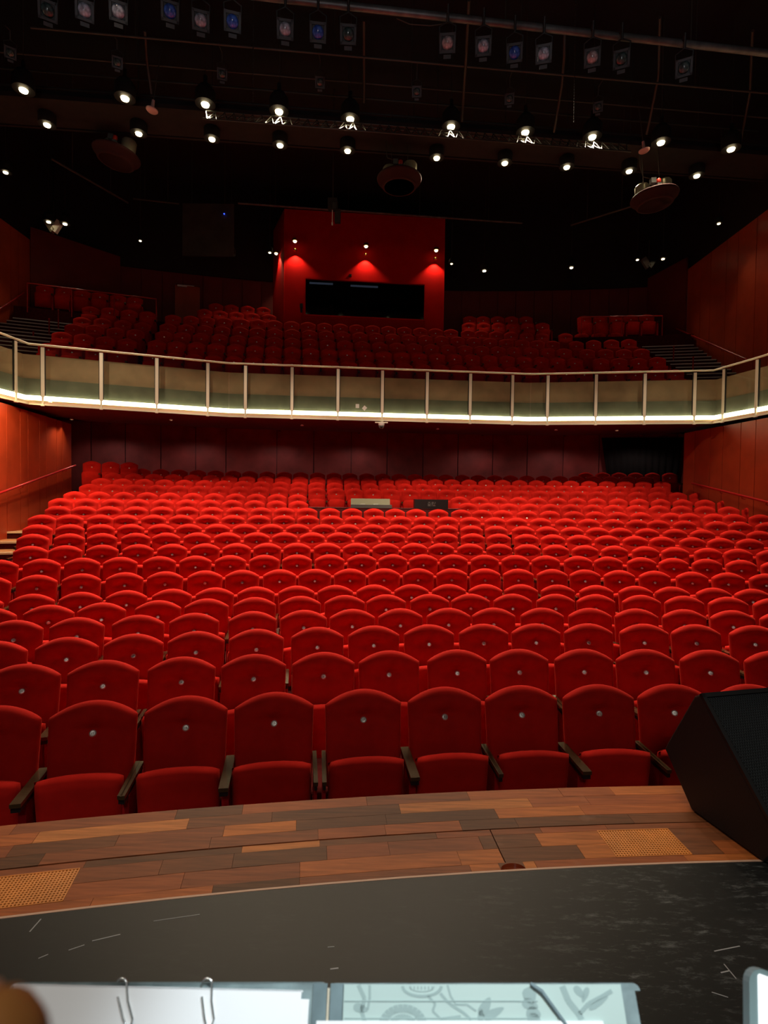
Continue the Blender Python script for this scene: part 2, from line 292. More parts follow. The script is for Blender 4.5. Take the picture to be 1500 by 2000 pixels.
ROWS={
1:[(177,1438),(361,1426),(535,1416),(711,1411),(871,1404),(1023,1401),(1176,1399),(1322,1396)],
2:[(39,1353),(199,1343),(352,1337),(494,1332),(632,1324),(760,1318),(895,1318),(1018,1317),(1146,1317),(1267,1317),(1391,1317)],
3:[(127,1291),(258,1284),(382,1276),(500,1272),(620,1267),(731,1264),(839,1260),(946,1258),(1051,1259),(1152,1257),(1264,1259),(1364,1259),(1479,1261)],
4:[(146,1247),(269,1239),(378,1235),(493,1231),(593,1228),(689,1227),(783,1224),(877,1222),(966,1222),(1063,1223),(1155,1222),(1246,1223),(1341,1225),(1436,1227)],
5:[(92,1218),(198,1211),(306,1208),(403,1202),(497,1198),(586,1198),(674,1196),(755,1193),(841,1192),(921,1191),(1000,1188),(1085,1189),(1166,1191),(1257,1193),(1342,1195),(1428,1197)],
6:[(56,1194),(154,1188),(247,1182),(335,1179),(419,1176),(500,1173),(579,1171),(655,1170),(731,1170),(805,1169),(878,1168),(950,1168),(1021,1169),(1094,1170),(1168,1170),(1242,1170),(1317,1173),(1395,1174),(1473,1177)],
7:[(68,1152),(157,1148),(242,1145),(322,1142),(400,1140),(473,1138),(546,1137),(615,1137),(684,1136),(751,1135),(817,1134),(883,1134),(948,1134),(1014,1135),(1081,1136),(1146,1137),(1213,1138),(1281,1139),(1352,1140),(1426,1143),(1499,1145)],
8:[(77,1118),(158,1115),(236,1111),(311,1110),(381,1109),(450,1107),(516,1107),(580,1106),(644,1105),(707,1105),(768,1105),(828,1105),(887,1105),(949,1106),(1008,1106),(1068,1107),(1129,1107),(1190,1109),(1254,1110),(1318,1112),(1384,1114),(1451,1116)],
9:[(52,1092),(127,1088),(200,1086),(269,1085),(337,1083),(400,1083),(462,1082),(522,1081),(580,1080),(639,1081),(696,1081),(754,1081),(809,1080),(864,1082),(920,1082),(976,1082),(1032,1083),(1088,1084),(1145,1085),(1202,1086),(1261,1087),(1321,1089),(1382,1090),(1446,1093)],
10:[(61,1065),(132,1064),(199,1062),(265,1061),(325,1060),(386,1059),(444,1059),(501,1059),(556,1059),(610,1059),(663,1059),(716,1059),(768,1059),(821,1060),(872,1060),(924,1060),(976,1061),(1028,1061),(1080,1062),(1132,1063),(1186,1064),(1240,1065),(1296,1067),(1353,1068),(1411,1070),(1470,1072)],
11:[(69,1045),(134,1044),(196,1043),(256,1042),(314,1042),(370,1041),(425,1041),(478,1041),(530,1041),(581,1041),(632,1042),(680,1042),(729,1042),(776,1042),(826,1043),(873,1043),(922,1043.5),(970,1044),(1020,1044),(1068,1045),(1117,1046),(1167,1047),(1217,1049),(1269,1050),(1322,1051),(1374,1052),(1430,1053),(1486,1055)],
12:[(74,1025),(133,1024),(191,1024),(248,1022),(302,1022),(355,1022),(406,1022),(456,1022),(506,1022),(554,1023),(602,1023),(649,1023.4),(695,1024),(741,1024.4),(785,1025),(830,1025),(876,1025.5),(920,1026),(966,1026),(1010,1027),(1056,1027.6),(1103,1028),(1149,1029),(1197,1030),(1244,1031),(1293,1033),(1344,1034),(1396,1034),(1448,1036)],
13:[(106,1006),(161,1005.5),(214,1005),(267,1005),(318,1005),(367,1005.4),(415,1005.7),(463,1006),(509,1007),(555,1007),(600,1007),(644,1007),(688,1008),(730,1008),(773,1009),(816,1010),(858,1010),(900,1010),(943,1011),(986,1012),(1029,1012),(1073,1012.6),(1117,1013),(1161,1014),(1206,1015),(1252,1016),(1300,1016),(1347,1018),(1396,1019),(1447,1021),(1497,1022)],
14:[(117,987),(168,989),(219,989),(269,989),(317,989.6),(364,990),(409,990),(453,991),(497,991),(540,992),(583,993)],
141:[(915,997),(955,997),(995,998),(1036,998),(1076,999),(1117,999),(1159,1000),(1200,1001),(1244,1002),(1289,1003),(1333,1003),(1379,1004),(1426,1005),(1473,1006)],
15:[(145,973),(193,975),(241,975),(287,975),(331,975.4),(376,977),(418,977),(460,978),(500,978),(541,979),(581,979)],
151:[(898,983),(937,984),(974,985),(1013,985),(1050,985),(1090,986),(1128,986),(1167,987),(1209,988),(1250,988),(1292,989),(1335,990),(1379,990),(1423,992)],
16:[(174,958),(219,959),(263,959),(306,960),(348,961),(388,961.5),(428,962),(467,963),(506,964),(545,964),(582,965),(619,965.4),(657,966),(693,966.4),(729,967),(765,967),(801,968),(838,968),(873,969),(910,969),(945,969.6),(982,970),(1018,971),(1055,971.6),(1091,972),(1129,972),(1167,973),(1205,973.5),(1245,974),(1285,974),(1325,975),(1366,976)],
17:[(197,946),(239,947),(281,947.5),(321,948),(360,949),(399,950),(437,950.5),(474,951),(510,952),(547,952.6),(583,953),(618,953.6),(654,954),(688,955),(723,955.6),(757,956),(791,957),(826,957.4),(859,957.6),(894,958),(928,958.4),(962,958),(997,959),(1032,960),(1068,960),(1102,960.4),(1138,961),(1174,962),(1211,962),(1249,963),(1287,963)],
18:[(221,935),(261,936),(300,936.4),(338,937),(375,938.4),(412,940),(447,940.4),(482,941),(518,941),(552,941.4),(586,942),(620,942.7),(654,943),(687,944),(720,945),(754,945.6),(786,946),(819,947),(850,947),(883,948),(916,948),(949,948),(982,949),(1015,950),(1048,950),(1083,950),(1116,951),(1151,951),(1186,952),(1221,952),(1257,953),(1294,953)],
19:[(240,925),(277,926),(314,927),(350,928),(386,928.6),(421,929),(455,930),(488,931),(522,931),(555,932.4),(587,933),(620,933.4),(652,934),(683,934.6),(716,935),(747,936),(779,937),(810,937),(841,937),(871,937.6),(903,938),(934,938.6),(966,939),(997,939),(1029,940),(1061,941),(1094,941),(1126,941),(1160,941),(1193,942),(1227,942),(1261,942)],
}
RZ={1:(23.33,-1.476),2:(24.17,-1.464),3:(25.01,-1.457),4:(25.75,-1.445),5:(26.51,-1.429),6:(27.45,-1.457),7:(28.27,-1.330),8:(29.07,-1.192),9:(29.88,-1.063),10:(30.67,-0.917),11:(31.49,-0.795),12:(32.31,-0.635),13:(33.04,-0.475),14:(33.81,-0.309),15:(34.66,-0.141),16:(35.62,0.065),17:(36.46,0.248),18:(37.26,0.431),19:(38.08,0.619),20:(38.9,.81)}
XL, XR = -10.9, 10.45            # side wall planes
# ================================================================== AUDITORIUM FLOOR (stepped)
fl = MB(); BH = .78
def zf(k): return Z(RZ[k][1])-BH
fl.box((0, 5.5, -.1), (26, 30, .2))
noz = MB()
aisle_end = {}
for k in range(2, 21):
    R0 = RZ[k][0]-.46; R1 = (RZ[k+1][0]-.46) if k < 20 else 41.5
    z = zf(k)
    arcstrip(fl, R0, R1, -.05, z, th_at_x(R0, XL-.3), th_at_x(R0, XR+.3))
for k in range(9, 19):
    R0 = RZ[k][0]-.46; R1 = RZ[k+1][0]-.46; q_ = ROWS.get({14: 141, 15: 151}.get(k), ROWS[k])
    arcstrip(fl, R0, R1, zf(k)-.01, zf(k)+.004, th_at_x(R0, -8.66-.055*max(0, k-12)), th_at_x(R0, onR(ROWS[k][0][0], RZ[k][0])[0]-.34), 1)
floor = struct(fl, 'floor', [carpet, tread])
for k in range(9, 19):           # aisle step nosings left and right: one strip per step
    R0 = RZ[k][0]-.46; z = zf(k)
    for side in (-1, 1):
        pts_ = ROWS[k]; q_ = ROWS.get({14: 141, 15: 151}.get(k), pts_)
        if side < 0: t0, t1 = th_at_x(R0, -8.66-.055*max(0, k-12)), th_at_x(R0, onR(pts_[0][0], RZ[k][0])[0]-.34)
        else:
            if k < 14: continue
            t0, t1 = th_at_x(R0, onR(q_[-1][0], RZ[k][0])[0]+.34), th_at_x(R0, 9.1)
        if t1 <= t0: continue
        s = MB(); arcstrip(s, R0-.012, R0+.05, z-.035, z+.009, t0, t1); s.build('step_nosing', nosing, floor)
# ================================================================== SEATS
FU = [0, .045, .10, .17, .28, .42, .58, .74, .87, .95, .988, 1]
GU = [-q for q in FU[:0:-1]]+FU
GV = [2*q-1 for q in (0, .008, .03, .08, .18, .32, .45, .54, .60, .64, .665, .684, .703, .73, .77, .82, .88, .93, .965, .99, 1)]
def pillow(mb, outline, T, yc, nu, nv, bulge=None, mi=0, p=7, gu=None, gv=None):
    """closed cushion: outline(u,v)->(x,z); u,v in -1..1; T half thickness; yc(x,z) mid surface"""
    def sp_(i, n):
        t = -1+2*i/n; return math.copysign(1-(1-abs(t))**1.7, t)
    if gu: nu, nv = len(gu)-1, len(gv)-1
    fr = []; bk = []
    for j in range(nv+1):
        v = gv[j] if gv else sp_(j, nv)
        for i in range(nu+1):
            u = gu[i] if gu else sp_(i, nu); x, z = outline(u, v)
            t = T*math.sqrt(max(0, (1-abs(u)**p)*(1-abs(v)**p)))
            d = bulge(x, z) if bulge else 0
            y = yc(x, z)
            if i in (0, nu) or j in (0, nv): d = 0
            fr.append((x, y-t+d, z)); bk.append((x, y+t, z))
    W = nu+1; fs = []
    vs = fr+bk; off = len(fr)
    for j in range(nv):
        for i in range(nu):
            a = j*W+i; fs.append((a, a+1, a+W+1, a+W)); fs.append((off+a, off+a+W, off+a+W+1, off+a+1))
    mb.add(vs, fs, mi, True)
def merged(me):
    bm = bmesh.new(); bm.from_mesh(me); bmesh.ops.remove_doubles(bm, verts=bm.verts, dist=1e-5); bmesh.ops.recalc_face_normals(bm, faces=bm.faces); bm.to_mesh(me); bm.free(); return me
def back_outline(u, v):
    w = .242+.012*(v+1)/2; x = u*w
    top = .972-.092*(abs(x)/.254)**2.0
    bot = .37
    s = (v+1)/2; return x, bot+(top-bot)*s
def back_y(x, z): return .045+(z-.78)*.15
def dimple(x, z):
    dz = z-.782
    k = .030*math.exp(-(x/.035)**2-((dz-.014)/.026)**2)
    k += .042*math.exp(-(x/.14)**2-((dz-.020)/.045)**2)
    k -= .013*math.exp(-((dz-.10)/.05)**2)*max(0, 1-(x/.25)**2)      # plump roll along the top
    return k
def pan_outline(u, v):
    x = u*.236; top = .606-.030*(abs(u))**2.2; return x, .20+(top-.16)*(v+1)/2
def pan_y(x, z): return -.165-(z-.40)*.14
def seat_meshes(nu, nv, nu2, nv2, sfx=''):
    b = MB(); pillow(b, back_outline, .045, back_y, nu, nv, dimple, gu=GU, gv=GV, p=11)
    s = MB(); pillow(s, pan_outline, .058, pan_y, nu2, nv2, p=12)
    return merged(b.mesh('backrest'+sfx, velvet)), merged(s.mesh('seat_pan'+sfx, velvet))
m_back, m_pan = seat_meshes(16, 18, 10, 8)
d_ = MB().lathe([(.0001, -.004), (.012, -.0045), (.0205, -.0035), (.0215, 0), (.0215, .008)], 16, 0, (0, 0, 0), (0, 1, 0))
m_disc = d_.mesh('number_disc', disc_m)
def arm_mesh(w, name='armrest'):
    a = MB(); a.box((0, -.17, .578), (w, .40, .022)); a.box((0, -.17, .553), (w-.008, .385, .030), 1)
    return a.mesh(name, [armwood, blackpl])
def side_mesh(w, name='side_panel'):
    a = MB(); a.box((0, -.13, .27), (w, .30, .54)); a.box((0, -.13, .012), (w+.02, .36, .024), 1); return a.mesh(name, [velvet_side, blackpl])
m_armw, m_armn = arm_mesh(.056), arm_mesh(.026)
m_sidew, m_siden = side_mesh(.040), side_mesh(.020)
def glyph(n):
    cu = bpy.data.curves.new('number', 'FONT'); cu.body = str(n); cu.size = .020; cu.align_x = 'CENTER'; cu.align_y = 'CENTER'; cu.extrude = .0006
    o = bpy.data.objects.new('tmp', cu); sc.collection.objects.link(o)
    me = bpy.data.meshes.new_from_object(o.evaluated_get(bpy.context.evaluated_depsgraph_get()))
    me.transform(Matrix.Rotation(PI/2, 4, 'X')); me.materials.clear(); me.materials.append(ink); me.name = 'number'
    bpy.data.objects.remove(o); return me
GL = {}
dy = back_y(0, .78)-.045+dimple(0, .78)-.019
rest = []           # (x,y,z,theta,armkind) seats past the limit, joined
nseat = 0
def put_seat(x, y, z, th, kind, label, group, number=None, leftarm=False):
    global nseat; nseat += 1
    t = thing('theatre_seat', label, 'seat', (x, y, z), -th, group)
    put('backrest', m_back, t); put('seat_pan', m_pan, t)
    P0 = Vector((x, y, z+.78)); nv_ = ((Vector((0, 0, EYE))-P0).normalized()+(Vector((0, -3.0, EYE+3.1))-P0).normalized()).normalized(); nv_.rotate(Matrix.Rotation(th, 3, 'Z'))
    d = put('number_disc', m_disc, t, (0, dy, .780), (-math.asin(nv_.z)+random.gauss(0, .13), random.uniform(-.3, .3), math.atan2(nv_.x, -nv_.y)*.8+random.gauss(0, .13)))
    if number is not None:
        if number not in GL: GL[number] = glyph(number)
        put('number', GL[number], d, (0, -.0048, 0))
    def arm(xa, wide):
        put('armrest', m_armw if wide else m_armn, t, (xa, 0, 0)); put('side_panel', m_sidew if wide else m_siden, t, (xa, 0, 0))
    if kind == 0: arm(.278, True)
    else: arm(.261, False)
    if kind == 0 and leftarm != 'no': arm(-.261, False)
    if leftarm is True and kind == 1: arm(-.261, False)
    return t
seatpts = {}
for k, pts in ROWS.items():
    kk = {141: 14, 151: 15}.get(k, k); R, zb = RZ[kk]
    if kk <= 13:
        q = [onz(px, py, zb) for px, py in pts]
        th = [theta(a[0], a[1]) for a in q]; rr = [math.hypot(a[0]-CX, a[1]-CY) for a in q]
        co = np.polyfit(th, rr, 2); f_ = lambda t: float(np.polyval(co, t))
    else:
        th = [theta(*onR(px, R)) for px, py in pts]; f_ = lambda t: R
    step = (th[-1]-th[0])/(len(th)-1)
    # rows run on past the edge of the picture
    if kk <= 8:
        for _ in range(2): th.insert(0, th[0]-step)
    if kk <= 12:
        for _ in range({1: 2, 2: 2}.get(kk, 1)): th.append(th[-1]+step)
    seatpts[k] = [(f_(t)*math.sin(t)+CX, f_(t)*math.cos(t)+CY, t) for t in th]
first_no = {1: 19, 2: 22, 3: 23, 4: 24}
LIMIT_ROW = 13
rowname = {1: 'front row by the stage edge'}
for k in range(1, LIMIT_ROW+1):
    n = 0
    for i, (x, y, t) in enumerate(seatpts[k]):
        # seats that lie wholly outside the frame at the left are not counted from the left edge
        px = 750+F*x/y
        hw = F*.27/y
        if px+hw < -2 or px-hw > 1502: continue
        n += 1
        z = zf(k)
        zb = RZ[k][1]; z = Z(zb)-BH
        kind = (i+k) % 2
        pos = ordn(n)+' from the left'
        if k == 1: lab = 'red velvet tip-up seat in the front row by the stage, '+pos
        else: lab = 'red velvet tip-up seat in the '+ordn(k)+' stalls row from the stage, '+pos
        num = first_no[k]-i if k in first_no else None
        put_seat(x, y, z, t, kind, lab, 'seats in the '+('front' if k == 1 else ordn(k))+' row of the stalls', num, leftarm=(i == 0))
n = 0
rest_src = []
for k in (14, 141, 15, 151, 16, 17, 18, 19):
    kk = {141: 14, 151: 15}.get(k, k)
    for i, (x, y, t) in enumerate(seatpts[k]):
        rest_src.append((x, y, Z(RZ[kk][1])-BH, t))
for px in (179, 216, 252): x, y = onR(px, 37.9); rest_src.append((x, y, Z(.80)-BH, theta(x, y)))
for px in (1144, 1177, 1209, 1241, 1274, 1308): x, y = onR(px, 38.9); rest_src.append((x, y, Z(.79)-BH, theta(x, y)))
# ---- balcony rows
def zbal(k): return 3.823+.4825*(k-1)
def Rbal(k): return 35.76+.731*(k-1)
BAL = {2:[(306,676),(345,678),(384,680),(422,682),(460,684),(498,685),(534,686),(571,689),(607,691),(643,692),(678,694),(714,694),(750,696),(785,698),(819,699),(854,701),(888,702),(922,703),(956,705),(990,706),(1024,707),(1057,708),(1090,708),(1124,709)],
3:[(320,657),(356,660),(393,662),(429,664),(465,666),(501,667),(536,669),(571,671),(606,673),(640,674),(674,676),(708,677),(742,678),(776,680),(809,681),(843,682),(875,684),(908,686),(941,686),(973,687),(1005,688),(1038,688),(1070,690),(1102,691)],
4:[(328,643),(364,645),(400,645),(434,648),(469,647),(503,650),(537,652),(571,653),(605,655),(638,656),(670,658),(703,660),(735,661),(767,662),(798,664),(832,665),(863,666),(894,667),(927,668),(957,671),(989,672),(1020,673),(1050,674),(1080,675)],
5:[(338,625),(373,627),(404,628),(438,630),(472,632),(505,633),(537,636),(570,637),(602,639),(634,641),(665,642),(697,643),(728,645),(759,646),(790,648),(821,650),(851,651),(881,652),(915,653),(941,655),(969,657),(999,657),(1029,659),(1059,660)]}
for k, pts in BAL.items():
    q = [onz(px, py, zbal(k)) for px, py in pts]; th = [theta(a[0], a[1]) for a in q]; rr = [math.hypot(a[0]-CX, a[1]-CY) for a in q]
    co = np.polyfit(th, rr, 2)
    for t in th: r = float(np.polyval(co, t)); rest_src.append((CX+r*math.sin(t), CY+r*math.cos(t), Z(zbal(k))-BH, t))
    if k == 2: co2 = co
t = theta(*onR(293, Rbal(1)))
while t < theta(*onR(1152, Rbal(1))):
    r = float(np.polyval(co2, t))-.46; rest_src.append((CX+r*math.sin(t), CY+r*math.cos(t), Z(zbal(1))-BH+.02, t)); t += .55/35.76
for k, xs in ((6, (398, 428, 460, 491, 523, 910, 939, 968, 996, 1024, 1053)), (7, (420, 450, 481, 512, 912, 938, 966, 993, 1021))):
    for px in xs: x, y = onR(px, Rbal(k)); rest_src.append((x, y, Z(zbal(k))-BH, theta(x, y)))
SIDE = {1: ((94, 683), (140, 688), (186, 692), (229, 696), (1203, 734), (1242, 733), (1281, 733), (1320, 733)), 2: ((120, 660), (163, 664), (206, 669), (248, 673), (1174, 710), (1210, 710), (1248, 710), (1285, 708)),
        3: ((144, 644), (185, 646), (226, 651), (264, 654), (1147, 692), (1183, 692), (1219, 692), (1254, 691)), 4: ((160, 630), (200, 632), (240, 636), (278, 640), (1126, 676), (1160, 674), (1195, 673), (1229, 672)),
        5: ((177, 609), (214, 611), (252, 615), (288, 618), (1105, 660), (1137, 660), (1170, 659), (1203, 659))}
for k, pts in SIDE.items():
    for px, py in pts:
        x, y, _ = onz(px, py, zbal(k)); rest_src.append((x, y, Z(zbal(k))-BH, theta(x, y)))
for px, py in ((87, 567), (125, 571), (160, 576), (195, 580), (230, 585), (263, 589), (1142, 626), (1173, 626), (1204, 625), (1233, 624), (1264, 623)):
    x, y, _ = onz(px, py, 6.45); rest_src.append((x, y, Z(6.45)-BH, theta(x, y)))
mb = MB()
def seat_into(mb, x, y, z, th, lo):
    cs, sn = math.cos(-th), math.sin(-th)
    for (vs, fs, mi, smv) in lo:
        mb.add([(x+a*cs-b*sn, y+a*sn+b*cs, z+c) for a, b, c in vs], fs, mi, smv)
def grab(mbx, mi):
    return (mbx.v, mbx.f, mi, True)
lo = []
b = MB(); pillow(b, back_outline, .045, back_y, 8, 10, dimple, gu=[-1, -.95, -.7, -.35, -.12, 0, .12, .35, .7, .95, 1], gv=[2*q-1 for q in (0, .03, .3, .55, .64, .684, .73, .8, .9, .97, 1)]); lo.append(grab(b, 0))
b = MB(); pillow(b, pan_outline, .050, pan_y, 6, 4); lo.append(grab(b, 0))
b = MB(); b.box((.275, -.17, .570), (.05, .40, .045)); lo.append((b.v, b.f, 2, False))
b = MB(); b.box((.275, -.13, .27), (.04, .30, .54)); lo.append((b.v, b.f, 3, False))
for (x, y, z, th) in rest_src:
    tx, tz = random.uniform(.0, .6), random.uniform(-.3, .3)
    b = MB(); b.lathe([(.0001, -.006), (.021, -.0045), (.022, .006)], 8, 0, (0, dy, .78), (math.sin(tz), math.cos(tz)*math.cos(tx), math.sin(tx)))
    seat_into(mb, x, y, z, th, lo+[(b.v, b.f, 1, False)])
o = mb.build('theatre_seat', [velvet, disc_m, armwood, velvet_side])
tag(o, 'remaining red tip-up seats: rearmost stalls rows and all tiers up on the balcony', 'seat', 'seats of the rear stalls and the balcony', 'stuff')
print('SEATS individually', nseat, 'joined', len(rest_src))
# ================================================================== STAGE
ZS = Z(-1.63)
TH0, TH1 = -.34, .24
RA, RB, RC = 22.72, 22.375, 22.075
st = MB()
def fan(mb, R, z0, z1, t0, t1, yback, mi=0, n=30):
    """slab bounded in front by an arc and behind by a straight line y=yback"""
    vs = []; fs = []
    for i in range(n+1):
        t = t0+(t1-t0)*i/n; x, y, _ = arc(R, t)
        vs += [(x, yback, z0), (x, y, z0), (x, y, z1), (x, yback, z1)]
    for i in range(n):
        a = i*4; b_ = a+4
        fs += [(a+3, a+2, b_+2, b_+3), (a, a+3, b_+3, b_), (a+1, b_+1, b_+2, a+2), (a, b_, b_+1, a+1)]
    fs += [(0, 1, 2, 3), (n*4, n*4+3, n*4+2, n*4+1)]
    mb.add(vs, fs, mi)
fan(st, RC, 0, ZS, TH0, TH1, -4.5)
stage = struct(st, 'stage_floor', [blackboard]); stage['label'] = 'scuffed black painted stage floor in the foreground'
for pts_, w_ in (([(134, 1856), (165, 1845.5)], .004), ([(180, 1838), (235, 1825)], .005), ([(75, 1872), (94, 1864)], .004), ([(300, 1799), (390, 1786)], .003), ([(58, 1820), (80, 1795)], .006), ([(645, 1893), (661, 1891)], .008), ([(640, 1850), (653, 1849)], .004), ([(1414, 1883), (1438, 1912)], .005), ([(1395, 1858), (1445, 1848)], .005), ([(1408, 1900), (1425, 1896)], .006), ([(1390, 1938), (1422, 1948)], .004)):
    s = MB(); a_, b_ = onz(*pts_[0], -1.63), onz(*pts_[1], -1.63); s.bar((a_[0], a_[1], ZS+.0004), (b_[0], b_[1], ZS+.0004), w_*.7, .0008); s.build('scratch', scratch, stage)
ap = MB(); arcstrip(ap, RC+.012, RA-.01, .0, ZS-.022, TH0, TH1, n=30); arcstrip(ap, RA-.03, RA-.01, 0, ZS-.02, TH0, TH1, 1, n=30)
apron = struct(ap, 'stage_apron', [blackmt, holewood]); apron['label'] = 'mahogany parquet strip along the stage edge'
hA, hB = theta(*onz(981, 1704, -1.63)[:2]), theta(*onz(1031, 1704, -1.63)[:2])
JT0 = theta(*onz(963, 1633, -1.63)[:2]); JT1 = theta(*onz(1000, 1713, -1.63)[:2])
vl = [onz(*q, -1.63) for q in ((-60, 1698), (158, 1690), (133, 1740), (-60, 1748))]
vr = [onz(*q, -1.63) for q in ((1175, 1635), (1311, 1629), (1352, 1669), (1206, 1676))]
def rad(p): return math.hypot(p[0]-CX, p[1]-CY)
def vent_lim(v): return theta(*v[0][:2]), theta(*v[2][:2]), max(rad(v[0]), rad(v[1])), min(rad(v[2]), rad(v[3]))
def plank(r0, r1, t0, t1, dz=0):
    g = .0007; s = MB(); n = max(1, int((t1-t0)*r1/.25)); vs = []; fs = []
    tg = g/r0
    arcstrip(s, r0+g, r1-g, ZS-.024, ZS+dz, t0+tg, t1-tg, n=n)
    return s.build('plank', parquet, apron)
Rs = [RB+.004, RB+.085, RB+.17, RB+.258, RA]
vL = (min(theta(*vl[3][:2]), theta(*vl[0][:2])), max(theta(*vl[1][:2]), theta(*vl[2][:2])))
vR = (min(theta(*vr[0][:2]), theta(*vr[3][:2])), max(theta(*vr[1][:2]), theta(*vr[2][:2])))
rvi, rvo = RC+.058, RB-.048
rr_ = [RC+.012, rvi, (rvi+rvo)/2, rvo, RB-.003]
def run(r0, r1, skips):
    t = -.30+random.uniform(0, .015)
    while t < .19:
        L = random.uniform(.28, .75)/r1; a_, b_ = t, t+L; t = b_
        segs = [(a_, b_)]
        for (s0, s1) in skips:
            ns = []
            for (p, q) in segs:
                if q <= s0 or p >= s1: ns.append((p, q)); continue
                if p < s0: ns.append((p, s0))
                if q > s1: ns.append((s1, q))
            segs = ns
        for p, q in segs:
            if q-p > .0012: plank(r0, r1, p, q, random.uniform(-.0004, .0004))
for i in range(4): run(Rs[i], Rs[i+1], [])
jw = .0018/22
for i in range(4):
    rm = (rr_[i]+rr_[i+1])/2; f_ = (RB-rm)/(RB-RC); jt = JT0+(JT1-JT0)*f_
    sk = [(jt-jw, jt+jw)]
    if i in (1, 2): sk += [vL, vR]
    if i == 0: sk += [(hA, hB)]
    run(rr_[i], rr_[i+1], sk)
s = MB(); arcstrip(s, RC+.001, RC+.0115, ZS-.02, ZS+.0015, TH0, TH1, n=40); s.build('edge_strip', edge_wood, apron)
# finger pull: half-oval cut out of the parquet
s = MB(); n = 14; r0, r1 = rr_[0], rr_[1]
def P(tf, rf): return arc(r0+(r1-r0)*rf, hA+(hB-hA)*tf)
el = [(.5-.5*math.cos(PI*i/n), .88*math.sin(PI*i/n)) for i in range(n+1)]
outer = [(e[0], 1.0) for e in el]
vs = []; fs = []
for (a_, b_), (c1, d1) in zip(el, outer):
    p, q = P(a_, b_), P(c1, d1)
    vs += [(p[0], p[1], ZS), (q[0], q[1], ZS), (p[0], p[1], ZS-.03)]
for i in range(n): a_ = i*3; fs += [(a_, a_+1, a_+4, a_+3)]
s.add(vs, fs, 0); s.add(vs, [(i*3, i*3+3, i*3+5, i*3+2) for i in range(n)], 1, True)
p, q = P(0, 0), P(1, 0); 
s.add([(v[0], v[1], ZS-.016) for v in [P(0, -.02), P(1, -.02), P(1, 1), P(0, 1)]], [(0, 1, 2, 3)], 1)
s.build('finger_hole', [parquet, holewood], apron)
# cane vents: perforated panels with real holes
def vent(v, label, pos):
    t0, t1 = v
    x0, x1 = arc(22.2, t0)[0], arc(22.2, t1)[0]; tm = (t0+t1)/2
    r0, r1 = rvi+.002, rvo-.002
    W = (t1-t0)*(r0+r1)/2-.004; H = r1-r0; nx = int(W/.0135); ny = int(H/.0135); cw, ch = W/nx, H/ny
    s = MB(); c0 = Vector(arc((r0+r1)/2, tm)); ex = Vector((math.cos(tm), -math.sin(tm), 0)); ey = Vector((math.sin(tm), math.cos(tm), 0))
    for j in range(ny):
        for i in range(nx):
            cxy = ((i+.5)*cw-W/2, (j+.5)*ch-H/2); hx = .0045; hy = .0042
            pts = [(-cw/2, -ch/2), (0, -ch/2), (cw/2, -ch/2), (cw/2, 0), (cw/2, ch/2), (0, ch/2), (-cw/2, ch/2), (-cw/2, 0)]
            hol = [(hx*math.cos(a), hy*math.sin(a)) for a in [PI*1.25, PI*1.5, PI*1.75, 0, PI*.25, PI*.5, PI*.75, PI]]
            vs = []
            for (a, b_) in pts+hol:
                w_ = c0+ex*(cxy[0]+a)+ey*(cxy[1]+b_); vs.append((w_.x, w_.y, ZS+.0005))
            for (a, b_) in hol:
                w_ = c0+ex*(cxy[0]+a)+ey*(cxy[1]+b_); vs.append((w_.x, w_.y, ZS-.0035))
            s.add(vs, [(q_, (q_+1) % 8, 8+(q_+1) % 8, 8+q_) for q_ in range(8)]+[(8+q_, 8+(q_+1) % 8, 16+(q_+1) % 8, 16+q_) for q_ in range(8)])
    t = thing('floor_vent', label, 'vent', (0, 0, 0), 0, 'cane vents in the stage edge')
    s.build('cane_panel', orange_wood, t)
    fr = MB(); 
    for a, b_ in (((-1, -1), (1, -1)), ((1, -1), (1, 1)), ((1, 1), (-1, 1)), ((-1, 1), (-1, -1))):
        p_ = c0+ex*(a[0]*(W/2+.001))+ey*(a[1]*(H/2+.001)); q_ = c0+ex*(b_[0]*(W/2+.001))+ey*(b_[1]*(H/2+.001))
        fr.bar((p_.x, p_.y, ZS-.004), (q_.x, q_.y, ZS-.004), .004, .012)
    fr.build('frame', orange_wood, t)
vent(vL, 'orange perforated cane vent let into the wooden stage edge at the left', 0)
vent(vR, 'orange perforated cane vent in the wooden stage edge beside the black monitor', 1)
# ================================================================== MONITOR SPEAKER
pb = Vector(onz(1350, 1583, -1.63)); pf = Vector(onz(1492, 1686, -1.63)); sd = (pf-pb).normalized(); nrm = Vector((sd.y, -sd.x, 0))
if nrm.x < 0: nrm = -nrm
def onplane(px, py):
    d = Vector(ray(px, py)); o = Vector((0, 0, EYE)); t = (pb-o).dot(nrm)/d.dot(nrm); return o+d*t
prof = [pb, onplane(1298, 1462), onplane(1304, 1450), onplane(1356, 1360), onplane(1366, 1356), onplane(1500, 1606), None, pf]
d_ = (prof[5]-prof[4]); p6 = prof[4]+d_*1.16; prof[6] = Vector((p6.x, p6.y, max(p6.z, ZS+.05)))
prof[0].z = prof[7].z = ZS+.004
mon = thing('stage_monitor', 'black wedge monitor speaker with perforated grille standing on the stage edge', 'speaker', tuple(pb))
inv = pb.copy(); W_ = .60
s = MB(); s.poly([p-inv for p in prof], nrm*W_); cab = s.build('cabinet', mat('textured_black_cabinet', (.016, .016, .017), .55, bump=.6), mon)
bv = cab.modifiers.new('bevel', 'BEVEL'); bv.width = .008; bv.segments = 2
